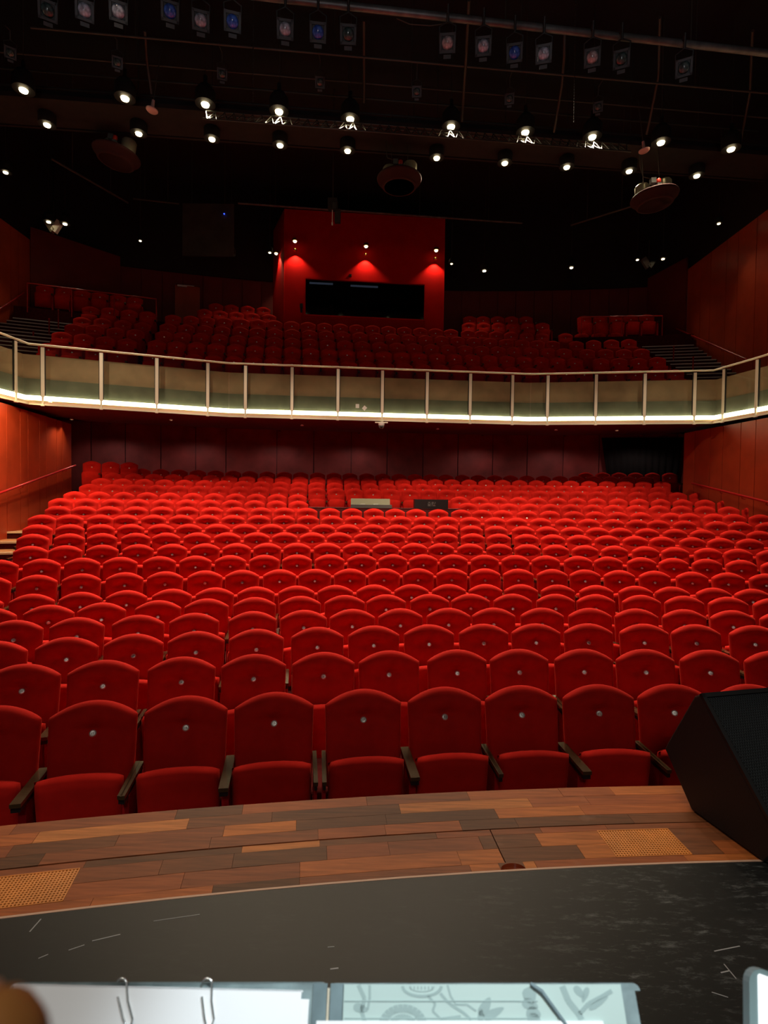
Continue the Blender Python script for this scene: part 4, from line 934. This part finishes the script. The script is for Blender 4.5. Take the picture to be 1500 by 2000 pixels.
# door with closer
x0, y0 = onR(341, RU-.06); x1, y1 = onR(389, RU-.06); zt = ony(365, 559, (y0+y1)/2)[2]
s = MB(); s.bar((x0, y0, zt-1.0), (x1, y1, zt-1.0), .05, 2.0); d1 = struct(s, 'door_1', [redwall]); s = MB(); v0, v1 = Vector((x0, y0-.06, zt-.03)), Vector((x1, y1-.06, zt-.03)); s.bar(v0.lerp(v1, .12), v0.lerp(v1, .5), .05, .06); s.bar(v0.lerp(v1, .4)+Vector((0, -.03, .02)), v0.lerp(v1, .8)+Vector((0, -.03, .02)), .02, .02); s.build('door_closer', white, d1)
s = MB(); s.bar((x0-.02, y0-.02, zt+.03), (x1+.02, y1-.02, zt+.03), .06, .05); s.build('door_frame', soffit_m, d1)
# ================================================================== PROJECTION BOOTH
def bl(px): d = ray(px, 560); u = d[0]/d[1]; Y = 19.57/(1-.0945*u); return Vector((u*Y, Y, 0))
L_, R_ = bl(556), bl(866); zt, zb = ony(556, 408, L_.y)[2], Z(5.3); tb_ = R_-L_; td = tb_.normalized(); tn = Vector((-td.y, td.x, 0))
wl_, wr_ = bl(597), bl(829); wz1 = ony(597, 545, wl_.y)[2]; wz0 = ony(597, 614.5, wl_.y)[2]
booth = thing('control_booth', 'red control booth with a long dark window at the back of the balcony', 'booth', o_)
s = MB()
def bx(a, b2, z0, z1, th_=.12): 
    c = (a+b2)/2+tn*th_/2; s.box(c+Vector((0, 0, (z0+z1)/2)), ((b2-a).length, th_, z1-z0), 0, (td, tn, Vector((0, 0, 1))))
bx(L_, wl_, zb, zt); bx(wr_, R_, zb, zt); bx(wl_, wr_, zb, wz0); bx(wl_, wr_, wz1, zt)
s.build('front_wall', boothred, booth)
Lb = Vector((-4.55, 21.3, 0)); Rb = R_+tn*2.0+td*.25
s = MB(); s.bar(L_+Vector((0, 0, (zb+zt)/2)), Lb+Vector((0, 0, (zb+zt)/2)), .06, zt-zb); s.build('side_wall', boothred, booth)
s = MB(); s.bar(R_+Vector((0, 0, (zb+zt)/2)), Rb+Vector((0, 0, (zb+zt)/2)), .06, zt-zb); s.build('side_wall', boothred, booth)
s = MB(); s.bar(Lb+Vector((0, 0, (zb+zt)/2)), Rb+Vector((0, 0, (zb+zt)/2)), .06, zt-zb); s.build('rear_wall', void, booth)
s = MB(); s.poly([L_+Vector((0, 0, zt)), R_+Vector((0, 0, zt)), Rb+Vector((0, 0, zt)), Lb+Vector((0, 0, zt))], (0, 0, .05)); s.poly([L_+Vector((0, 0, zb)), R_+Vector((0, 0, zb)), Rb+Vector((0, 0, zb)), Lb+Vector((0, 0, zb))], (0, 0, -.05)); s.build('roof', void, booth)
s = MB(); e = .05
for a, b2, z0, z1 in ((wl_-td*e, wr_+td*e, wz1, wz1+e), (wl_-td*e, wr_+td*e, wz0-e, wz0), (wl_-td*e, wl_, wz0, wz1), (wr_, wr_+td*e, wz0, wz1)):
    c = (a+b2)/2-tn*.02; s.box(c+Vector((0, 0, (z0+z1)/2)), ((b2-a).length, .05, z1-z0), 0, (td, tn, Vector((0, 0, 1))))
wf = s.build('window_frame', boothred, booth)
c = (wl_+wr_)/2+tn*.05; s = MB(); s.box(c+Vector((0, 0, (wz0+wz1)/2)), ((wr_-wl_).length, .012, wz1-wz0), 0, (td, tn, Vector((0, 0, 1)))); s.build('window_glass', boothglass, wf)
for px0, px1, yy in ((602, 650, 552.5), (686, 742, 558)):
    a, b2 = bl(px0)+tn*.9, bl(px1)+tn*.9; k_ = (a.y)/bl(px0).y; z = (ony(px0, yy, a.y)[2]); s = MB(); s.bar(a*1.0+Vector((0, 0, z)), b2+Vector((0, 0, z)), .06, .05); s.build('reflection_strip', mat('reflection_strip_glow', (.5, .5, .6), .5, emit=(.75, .78, 1), es=2.2), booth)  # glowing strips stand in for pale reflections in the window pane
s = MB(); q = bl(684)-tn*.03; s.box((q.x, q.y, ony(684, 538, q.y)[2]), (.09, .06, .08)); s.build('sensor', blackpl, booth)
s = MB(); q = bl(589)-tn*.03; s.box((q.x, q.y, ony(589, 597, q.y)[2]), (.10, .05, .14)); s.box((q.x, q.y, ony(589, 606, q.y)[2]), (.06, .03, .16)); s.build('intercom', blackpl, booth)
# desk for the sound engineers in the stalls
s = MB(); ta, tb2 = theta(*onR(603, 33.42)), theta(*onR(905, 33.42)); arcstrip(s, 33.42, 33.47, zf(13)-.02, Z(-.275), ta, tb2, n=8); arcstrip(s, 33.42, 34.1, Z(-.31), Z(-.275), ta, tb2, n=8)
arcstrip(s, 33.47, 34.1, zf(13)-.02, Z(-.3), ta, ta+.0012, n=1); arcstrip(s, 33.47, 34.1, zf(13)-.02, Z(-.3), tb2-.0012, tb2, n=1)
tag(s.build('control_desk', soffit_m), 'low dark red desk wall among the stalls seats', 'desk')
p = ony(725, 985, 13.98); t = thing('mixing_console', 'olive grey mixing console with raised lid on the stalls desk', 'console', (p[0], p[1], Z(-.275)), .05)
s = MB(); s.box((0, 0, .04), (1.05, .45, .08)); s.build('body', grey, t); s = MB(); s.poly([(-.53, .16, .08), (-.53, .24, .235), (-.53, .26, .235), (-.53, .20, .08)], (1.03, 0, 0)); s.build('lid', grn, t)
s = MB(); s.box((-.22, -.1, .095), (.12, .05, .012)); s.box((.12, -.1, .095), (.12, .05, .012)); s.build('fader', white, t)
p = ony(841, 985, 13.98); t = thing('equipment_case', 'black equipment case with pale letters on the stalls desk', 'case', (p[0], p[1], Z(-.275)), .05)
s = MB(); s.box((0, 0, .118), (.86, .35, .236)); s.build('body', blackpl, t)
cu = bpy.data.curves.new('lettering', 'FONT'); cu.body = 'MA'; cu.size = .16; cu.align_x = 'CENTER'; cu.align_y = 'CENTER'; cu.extrude = .001; cu.space_character = 1.15; ot = bpy.data.objects.new('tmp', cu); sc.collection.objects.link(ot)
me = bpy.data.meshes.new_from_object(ot.evaluated_get(bpy.context.evaluated_depsgraph_get())); bpy.data.objects.remove(ot); me.transform(Matrix.Rotation(PI/2, 4, 'X')); me.materials.clear(); me.materials.append(blackpl)
s = MB(); s.box((-.052, -.1762, .118), (.095, .003, .11)); s.box((.055, -.1762, .118), (.095, .003, .11)); pl = s.build('plate', grey, t); put('lettering', me, pl, (0, -.179, .114))
# ================================================================== CEILING, LAMPS AND STAGE LIGHTING GEAR
s = MB(); s.box((0, 9, Z(11.6)), (27, 26, .2)); struct(s, 'ceiling', [void])
A_ = .0945; nrm5 = math.sqrt(1+A_*A_)
ex5 = Vector((1/nrm5, A_/nrm5, 0)); ey5 = Vector((-A_/nrm5, 1/nrm5, 0)); ez = Vector((0, 0, 1))
def at_z(px, py, z): return Vector(onz(px, py, z))
def cross(px, py, z, x0, x1):
    """a straight level bar parallel to the stage, through the surveyed point"""
    p = at_z(px, py, z); return p+ex5*(x0-p.x), p+ex5*(x1-p.x)
# lighting bridges: dark walkway between the two main lamp rows, carried on two box beams
br = thing('lighting_bridge', 'dark walkway bridge with railings spanning the ceiling between the lamp rows', 'bridge', o_)
s = MB(); a, b_ = cross(684, 262, 8.75, -11.2, 10.3); s.bar(a, b_, .95, .10); s.build('deck', mat('dark_brown_bridge', (.018, .010, .009), .7, noise=(5, .3)), br)
for py, z in ((236, 8.85), (284, 8.85)):
    s = MB(); a, b_ = cross(684, py, z, -11.2, 10.3); s.bar(a, b_, .06, .28); s.build('edge_beam', MATS['dark_brown_bridge'], br)
for py, z in ((219, 9.6), (190, 10.3)):
    s = MB(); a, b_ = cross(684, py, z, -11.2, 10.3); s.tube([a, b_], .025, 6); s.build('guard_tube', dimpipe, br)
mat('truss_black', (.05, .05, .045), .3, metal=.4)
# box truss under the bridge with its lacing
tr = thing('lighting_truss', 'slim black box truss carrying the middle lamps of the nearer row', 'truss', o_)
z0_, z1_ = 8.32, 8.02; ch = []
for py, z in ((239, 8.35), (246, 8.35), (254, 8.02)):
    a, b_ = cross(684, py, z, -4.0, 5.6); ch.append((a, b_)); s = MB(); s.tube([a, b_], .018, 6); s.build('chord', MATS['truss_black'], tr)
s = MB(); N = 48
for i in range(N):
    f0, f1 = i/N, (i+1)/N
    p = ch[0][0].lerp(ch[0][1], f0); q = ch[2][0].lerp(ch[2][1], (f0+f1)/2); r = ch[1][0].lerp(ch[1][1], f0)
    p2 = ch[0][0].lerp(ch[0][1], f1); r2 = ch[1][0].lerp(ch[1][1], f1)
    s.tube([p, q], .009, 4); s.tube([q, p2], .009, 4); s.tube([r, q], .009, 4); s.tube([q, r2], .009, 4)
o = s.build('lacing', MATS['truss_black'], tr); o['kind'] = 'stuff'
# house lamps
BULB = {}
def lamp(px, py, z, r, power, label, group, aim=(0, -.25, -1), spot=1.4, e=None):
    p = at_z(px, py, z); t = thing('house_lamp', label, 'lamp', tuple(p), 0, group)
    key = r
    if key not in BULB:
        b1 = MB().lathe([(.001, -r*.62), (r*.45, -r*.5), (r*.62, 0), (r*.5, r*.45), (.001, r*.6)], 14).mesh('bulb', e or bulb)
        b2 = MB().lathe([(r*1.15, -r*.25), (r*.95, r*.35), (r*.4, r*.9), (.02, r*1.0)], 18).mesh('reflector', gold)
        b3 = MB().lathe([(r*1.25, -r*.3), (r*1.25, r*1.2), (r*.8, r*1.9), (r*.25, r*2.1), (r*.25, r*3.2)], 16).mesh('housing', blackmt)
        BULB[key] = (b1, b2, b3)
    b1, b2, b3 = BULB[key]
    put('bulb', b1, t); put('reflector', b2, t); put('housing', b3, t)
    hs = MB(); hs.tube([(0, 0, r*2.5), (0, 0, 11.5-z)], .007, 5); hs.build('hanger', dimpipe, t)
    l = bpy.data.lights.new('lamp_beam', 'SPOT'); l.energy = power; l.color = LAMP_COL; l.spot_size = spot; l.spot_blend = .8; l.shadow_soft_size = .09
    lo_ = bpy.data.objects.new('lamp_beam', l); sc.collection.objects.link(lo_); lo_.parent = t; lo_.location = Vector((0, 0, -r*.9)); lo_.rotation_euler = Vector(aim).to_track_quat('-Z', 'Y').to_euler()
    return t
PA, PB = 820, 660
for i, (px, py) in enumerate(((46, 171), (244, 187), (401, 199), (545, 213), (684, 228), (881, 243), (1026, 254), (1157, 263), (1291, 274), (1428, 287))):
    lamp(px, py, 8.5, .17, PA*(.45 if px > 1250 else 1), 'bright warm house lamp in the upper ceiling row, '+ordn(i+1)+' from the left', 'upper row of house lamps')
for i, (px, py) in enumerate(((92, 240), (271, 257), (414, 268), (547, 280), (679, 291), (853, 305), (986, 315), (1107, 323), (1229, 331), (1361, 340))):
    lamp(px, py, 8.5, .15, PB*(.45 if px > 1200 else 1), 'warm house lamp in the second ceiling row, '+ordn(i+1)+' from the left', 'second row of house lamps')
lamp(11, 334, 8.3, .115, 160, 'warm house lamp at the far left edge, below the second lamp row', 'side house lamps')
lamp(1404, 435, 8.2, .085, 45, 'small warm lamp high before the right wall', 'side house lamps')
for px, py, r, pw, lab in ((95, 431, .12, 28, 'left lamp of the pair above the balcony at left'), (127, 435, .12, 28, 'right lamp of the pair above the balcony at left'), (274, 469, .075, 8, 'small lamp above the raised seats at balcony left'),
        (452, 496, .115, 22, 'warm lamp above the balcony, left of the booth beside the grey panel'), (527, 492, .085, 8, 'small lamp just left of the red booth corner'), (882, 514, .075, 8, 'small lamp just right of the red booth'),
        (946, 527, .12, 22, 'warm lamp above the balcony, second to the right of the booth'), (1116, 521, .11, 22, 'warm lamp above the balcony, midway between booth and right wall'), (1245, 506, .085, 26, 'left lamp of the pair above the balcony at right'), (1295, 504, .10, 30, 'right lamp of the pair above the balcony at right')):
    lamp(px, py, 8.2, r, pw, 'warm '+lab if not lab.startswith('warm') else lab, 'lamps above the balcony')
# booth wall lamps
for (px, py, wx), nm in zip(((576, 470, 577), (715, 480, 713), (852, 488, 846)), ('left', 'middle', 'right')):
    q = bl(px); q2 = q-tn*.32; z = ony(px, py, q2.y)[2]; u = ray(px, py); q2 = Vector((u[0]/u[1]*q2.y, q2.y, z))
    t = thing('booth_lamp', nm+' warm lamp on the front of the red booth', 'lamp', tuple(q2), 0, 'lamps on the red booth')
    s = MB(); s.lathe([(.001, -.07), (.05, -.055), (.075, 0), (.055, .05), (.001, .07)], 14); s.build('bulb', bulb_s, t)
    s = MB(); s.lathe([(.10, -.02), (.09, .06), (.04, .10), (.02, .11)], 14); s.build('shade', gold, t)
    s = MB(); s.bar((0, 0, .1), tuple(tn*.31+Vector((0, 0, .1))), .03, .03); s.build('arm', blackmt, t)
    s = MB(); c = Vector((0, 0, -.28))+tn*.16; s.lathe([(.06, 0), (.06, .07), (.02, .09)], 12, 0, c); s.build('downlight', gold, t)
    l = bpy.data.lights.new('wash', 'SPOT'); l.energy = 42; l.color = (1, .7, .42); l.spot_size = 1.9; l.spot_blend = .5; l.shadow_soft_size = .03
    lo_ = bpy.data.objects.new('wash', l); sc.collection.objects.link(lo_); lo_.parent = t; lo_.location = c+Vector((0, 0, -.03)); lo_.rotation_euler = Vector((tn.x*.22, tn.y*.22, -1)).to_track_quat('-Z', 'Y').to_euler()
mdl = (L_+Lb)/2; sdn = Vector((-(Lb-L_).y, (Lb-L_).x, 0)).normalized()
if sdn.x > 0: sdn = -sdn
q = L_.lerp(Lb, .30)+sdn*.16; z = ony(553, 495, q.y)[2]
t = thing('booth_lamp', 'warm lamp on the slanted left flank of the red booth', 'lamp', (q.x, q.y, z), 0, 'lamps on the red booth')
s = MB(); s.lathe([(.001, -.05), (.045, -.04), (.06, .0), (.04, .04), (.001, .05)], 12); s.build('bulb', bulb_s, t); s = MB(); s.lathe([(.08, .0), (.07, .06), (.02, .09)], 12); s.build('shade', gold, t)
l = bpy.data.lights.new('wash', 'SPOT'); l.energy = 40; l.color = (1, .7, .42); l.spot_size = 1.7; l.spot_blend = .6; l.shadow_soft_size = .03; lo_ = bpy.data.objects.new('wash', l); sc.collection.objects.link(lo_); lo_.parent = t; lo_.location = (0, 0, -.07); lo_.rotation_euler = (-sdn*.25+Vector((0, 0, -1))).to_track_quat('-Z', 'Y').to_euler()
# soffit downlights give light
for (px, py, pw) in ((140, 817, 30), (334, 818, 55), (590, 829, 60), (855, 836, 60), (1086, 838, 50), (1205, 839, 35)):
    x, y, z = onz(px, py, 2.085)
    l = bpy.data.lights.new('downlight_beam', 'SPOT'); l.energy = pw; l.color = (1, .72, .5); l.spot_size = 2.3; l.spot_blend = .7; l.shadow_soft_size = .03; lo_ = bpy.data.objects.new('downlight_beam', l); sc.collection.objects.link(lo_); lo_.location = (x, y, Z(2.04)); 
# wall washer near the rear end of the left wall
l = bpy.data.lights.new('wall_wash', 'SPOT'); l.energy = 9; l.color = (1, .7, .42); l.spot_size = 1.3; l.spot_blend = .6; l.shadow_soft_size = .03; lo_ = bpy.data.objects.new('wall_wash', l); sc.collection.objects.link(lo_); lo_.location = (-9.0, 15.35, Z(2.03)); lo_.rotation_euler = Vector((-.25, 0, -1)).to_track_quat('-Z', 'Y').to_euler()
spot('left_wall_wash', (-7.9, 11.3, Z(2.5)), (-8.75, 12.9, Z(.6)), 1.5, 300, (1, .66, .34), .05, .8)
# round hanging dish loudspeakers
for (px, py, tx, tz_), nm in zip(((228, 302, .16, .25), (780, 350, 0, 0), (1278, 385, -.08, -.1)), ('left', 'middle', 'right')):
    p = ony(px, py, 13.4); t = thing('dish_speaker', nm+' round maroon dish loudspeaker hanging from the dark ceiling', 'speaker', p, 0, 'round dish loudspeakers'); t.rotation_euler = (0, tx, 0)
    s = MB(); s.lathe([(.001, -.20), (.40, -.20), (.42, -.185), (.42, -.12), (.47, -.11), (.48, -.06), (.53, -.05), (.55, .0), (.53, .03), (.3, .06), (.001, .07)], 32); s.build('dish', discred, t)
    s = MB(); s.lathe([(.365, -.203), (.375, -.212), (.39, -.203)], 32); s.build('rim', discred, t)
    s = MB(); s.lathe([(.17, 0), (.17, .30), (.14, .34), (.02, .35)], 18, 0, (.26, 0, .05)); s.lathe([(.17, 0), (.17, .26), (.14, .3), (.02, .31)], 18, 0, (-.24, .1, .05)); s.build('tank', tank, t)
    s = MB(); s.lathe([(.045, 0), (.055, .03), (.05, .10), (.02, .12)], 12, 0, (.02, -.2, .22)); s.build('red_knob', redcap, t)
    s = MB(); s.box((-.10, -.16, .30), (.12, .12, .12)); s.box((.02, -.2, .13), (.10, .08, .18)); s.build('junction_box', grey, t)
    s = MB(); s.tube([(-.14, -.16, .36), (-.30, -.1, .45), (-.34, -.05, .75), (-.30, 0, 1.1)], .012, 6); s.build('cable', dimpipe, t)
    s = MB(); s.tube([(.2, .1, .3), (.2, .1, 1.7)], .008, 5); s.tube([(-.2, .1, .3), (-.2, .1, 1.7)], .008, 5); s.build('hanger', dimpipe, t)
for px, py, lab in ((297, 214, 'small pale pink disc detector hanging beside the left pipe'), (1258, 293, 'small pale pink disc detector hanging above the right dish loudspeaker')):
    p = at_z(px, py, 8.4); t = thing('ceiling_detector', lab, 'detector', tuple(p)); t.rotation_euler = (0, -.15 if px > 700 else .15, 0)
    s = MB(); s.lathe([(.001, -.05), (.10, -.045), (.125, -.02), (.125, .0), (.04, .03), (.03, .2)], 20); s.build('disc', pink, t)
    s = MB(); s.tube([(0, 0, .1), (0, 0, 1.2)], .012, 5); s.build('stem', dimpipe, t)
# V-shaped small loudspeakers between the paired lamps
for px, py, lab, fl_ in ((105, 444, 'small beige V-shaped loudspeaker pair between the lamps at balcony left', 1), (1267, 515, 'small beige V-shaped loudspeaker pair between the lamps at balcony right', -1)):
    p = at_z(px, py, 8.15); t = thing('corner_speaker', lab, 'speaker', tuple(p))
    s = MB(); s.box((-.10, 0, .02), (.16, .14, .36), 0, (Vector((.8, -.2, .55)).normalized(), Vector((.1, 1, 0)).normalized(), Vector((-.55, 0, .83)).normalized())); s.build('cabinet', tank if fl_ > 0 else grey, t)
    s = MB(); s.box((.10, 0, .02), (.16, .14, .36), 0, (Vector((.8, .2, -.55)).normalized(), Vector((-.1, 1, 0)).normalized(), Vector((.55, 0, .83)).normalized())); s.build('cabinet', white if fl_ > 0 else blackpl, t)
    s = MB(); s.bar((0, 0, .1), (0, 0, .8), .03, .03); s.build('bracket', dimpipe, t)
# bars with stage lanterns
def bar(px0, py0, px1, py1, z, r, m, label, ztop=11.51, hang=4):
    a = at_z(px0, py0, z); b2 = at_z(px1, py1, z); t = thing('lighting_bar', label, 'pipe', o_); s = MB(); s.tube([a, b2], r, 10); s.build('tube', m, t)
    for i in range(hang): c = a.lerp(b2, (i+.5)/hang); s = MB(); s.tube([c, (c.x, c.y, Z(ztop))], .010, 5); s.build('hanger', dimpipe, t)
    return t
bar(-60, -71, 1520, 106, 7.6, .055, pipe_m, 'thick grey pipe at the top edge carrying the nearest stage lanterns')
bar(60, 54, 1520, 184, 9.0, .022, dimpipe, 'thin dark pipe below the nearest lantern row')
bar(-20, 100, 1520, 232, 9.4, .018, dimpipe, 'faint thin pipe behind the dim lantern row', hang=3)
bar(-20, 196, 1520, 322, 9.6, .018, dimpipe, 'faint thin pipe between the two lamp rows', hang=3)
bar(100, 310, 250, 396, 8.6, .03, dimpipe, 'slanted dark pipe below the left dish loudspeaker', hang=2)
bar(260, 388, 350, 398, 9.2, .03, dimpipe, 'short dark pipe above the grey panel', hang=2)
bar(465, 397, 1020, 436, 9.6, .035, pipe_m, 'long grey pipe above the red booth', hang=4)
bar(1115, 440, 1250, 398, 8.6, .03, dimpipe, 'slanted dark pipe below the right dish loudspeaker', hang=2)
def lantern(px, py, z, lm, label, group, sc_=1., hook=None):
    p = at_z(px, py, z); t = thing('stage_lantern', label, 'spotlight', tuple(p), 0, group)
    tgt = Vector((0, -1.0, Z(-.6))); d = (tgt-p).normalized(); q = d.to_track_quat('-Y', 'Z'); t.rotation_mode = 'QUATERNION'; t.rotation_quaternion = q; t.scale = (sc_,)*3
    s = MB(); s.box((0, .20, 0), (.17, .34, .17)); s.box((0, .42, 0), (.13, .12, .13)); s.build('body', blackmt, t)
    s = MB()
    for a, b2, w_, h_ in ((0, .105, .25, .035), (0, -.105, .25, .035), (.108, 0, .035, .25), (-.108, 0, .035, .25)): s.box((a, .01, b2), (w_, .03, h_))
    s.build('filter_frame', mat('frame_grey', (.022, .022, .021), .5) if 'frame_grey' not in MATS else MATS['frame_grey'], t)
    s = MB(); s.lathe([(.001, .03), (.05, .026), (.085, .008), (.088, 0)], 18, 0, (0, .02, 0), (0, -1, 0)); s.build('lens', lm, t)
    s = MB(); s.tube([(-.12, .2, 0), (-.13, .2, .2), (0, .2, .26), (.13, .2, .2), (.12, .2, 0)], .012, 6); s.tube([(0, .2, .26), (0, .2, .46)], .02, 6); s.build('yoke', blackmt, t)
    if hook:
        a_, b_ = at_z(*hook[0]), at_z(*hook[1]); c_2 = a_.lerp(b_, (p.x-a_.x)/(b_.x-a_.x)); wtop = q.inverted() @ (c_2-p)/sc_
        s = MB(); s.tube([(0, .2, .44), wtop], .016, 6); s.build('hook_clamp', blackmt, t)
    s = MB(); s.box((0, .02, -.165), (.12, .05, .05)); s.build('clamp_tab', MATS['frame_grey'], t)
top = [(93, 20, lens_d), (165, 20, lens_w), (231, 22, lens_w), (332, 22, lens_b), (392, 40, lens_w), (454, 42, lens_b), (557, 57, lens_w), (621, 63, lens_b), (680, 67, lens_d), (874, 84, lens_p), (944, 90, lens_w), (1005, 103, lens_b), (1062, 105, lens_w), (1157, 112, lens_p), (1214, 115, lens_d), (1336, 132, lens_d)]
cn = {lens_w: 'pale', lens_b: 'blue', lens_p: 'pinkish', lens_d: 'dark'}
for i, (px, py, lm) in enumerate(top): lantern(px, py, 7.14, lm, 'square-framed stage lantern with '+cn[lm]+' lens in the nearest lantern row, '+ordn(i+1)+' from the left', 'nearest row of stage lanterns', 1., ((-60, -71, 7.6), (1520, 106, 7.6)))
for i, (px, py) in enumerate(((20, 103), (229, 122), (434, 145), (625, 161), (814, 179), (995, 193), (1168, 209))): lantern(px, py, 8.6, lens_d, 'dim stage lantern in the farther row, '+ordn(i+1)+' from the left', 'farther row of stage lanterns', .8, ((60, 54, 9.0), (1520, 184, 9.0)))
# vertical hangers and drop arms
def drop(pts, r, m, name, label, cat):
    s = MB(); s.tube([at_z(px, py, z) for px, py, z in pts], r, 8); tag(s.build(name, m), label, cat)
drop([(283, 60, 9.4), (287, 120, 9.2), (296, 184, 8.7)], .028, dimpipe, 'drop_arm', 'bent brown pipe hanging above the left pink disc detector', 'pipe')
drop([(711, 40, 9.5), (711, 200, 9.0)], .03, dimpipe, 'drop_arm', 'straight dark pipe hanging left of centre behind the lanterns', 'pipe')
drop([(916, 0, 9.0), (910, 120, 9.0), (902, 236, 8.7)], .03, dimpipe, 'drop_arm', 'straight dark pipe hanging right of centre behind the lanterns', 'pipe')
drop([(1103, 60, 9.6), (1102, 112, 9.2), (1097, 170, 9.1), (1082, 258, 8.7)], .03, dimpipe, 'drop_arm', 'bent dark pipe hanging left of the right chain', 'pipe')
drop([(1289, 34, 9.4), (1286, 150, 9.3), (1268, 240, 8.7), (1263, 262, 8.6)], .028, dimpipe, 'drop_arm', 'bent brown pipe hanging above the right pink disc detector', 'pipe')
drop([(1470, 60, 9.4), (1465, 180, 9.3), (1446, 280, 8.7)], .028, dimpipe, 'drop_arm', 'bent dark pipe hanging at the right edge', 'pipe')
for px0, py0, py1, lab in ((494, 30, 206, 'thin hanging chain left of centre among the lanterns'), (1121, 30, 240, 'thin hanging chain right of centre among the lanterns')):
    s = MB(); a = at_z(px0, py0, 8.8)
    Y_ = a.y; b2 = Vector(ony(px0, py1, Y_)); a.z = Z(11.5); n = 90
    for i in range(n):
        c = a.lerp(b2, (i+.5)/n); L = (b2-a).length/n
        s.box(c, (.014, .014, L*.7), 0)
    tag(s.build('chain', void), lab, 'chain')
# grey panel high up at the left, with a blue dot
a = ony(357, 398, 17.9); b2 = ony(457, 402, 17.9); c = ony(357, 500, 17.9)
t = thing('acoustic_screen', 'dim grey hanging panel with a tiny blue indicator, high above balcony left', 'panel', o_)
s = MB(); s.bar((a[0], a[1], (a[2]+c[2])/2), (b2[0], b2[1], (a[2]+c[2])/2), .06, a[2]-c[2]); s.build('board', mat('dim_grey_board', (.045, .04, .032), .7, noise=(3, .3)), t)
p = ony(438, 418, 17.84); s = MB(); s.lathe([(.02, 0), (.02, .02)], 8, 0, p, (0, -1, 0)); s.build('indicator', bluedot, t)
s = MB(); s.tube([(a[0]+.3, a[1], a[2]), (a[0]+.3, a[1], a[2]+2.5)], .01, 5); s.tube([(b2[0]-.3, b2[1], a[2]), (b2[0]-.3, b2[1], a[2]+2.5)], .01, 5); s.build('hanger', dimpipe, t)
# follow-spot like fixture hanging before the booth
p = ony(650, 400, 15.5); t = thing('hanging_projector', 'dark fixture with a hanging cord before the top of the red booth', 'projector', p)
s = MB(); s.box((0, 0, 0), (.26, .3, .24)); s.lathe([(.09, 0), (.11, .16)], 14, 0, (.05, -.1, -.2), (0, 0, 1)); s.box((.14, 0, -.32), (.16, .14, .36)); s.build('body', MATS['frame_grey'], t)
s = MB(); s.tube([(0, -.1, -.2), (.0, -.1, -.62)], .012, 6); s.tube([(0, -.1, -.54), (0, -.1, -.62)], .022, 6); s.build('cord', white, t)
s = MB(); s.tube([(0, 0, .1), (0, 0, 3.35)], .02, 6); s.build('pole', dimpipe, t)
# loose cable
s = MB(); s.tube([at_z(x, y, 7.6) for x, y in ((775, 36), (800, 47), (840, 50), (880, 44), (902, 38))], .009, 5); tag(s.build('cable', dimpipe), 'loose cable drooping under the thick grey pipe', 'cable')
print('OBJECTS', len(bpy.data.objects))
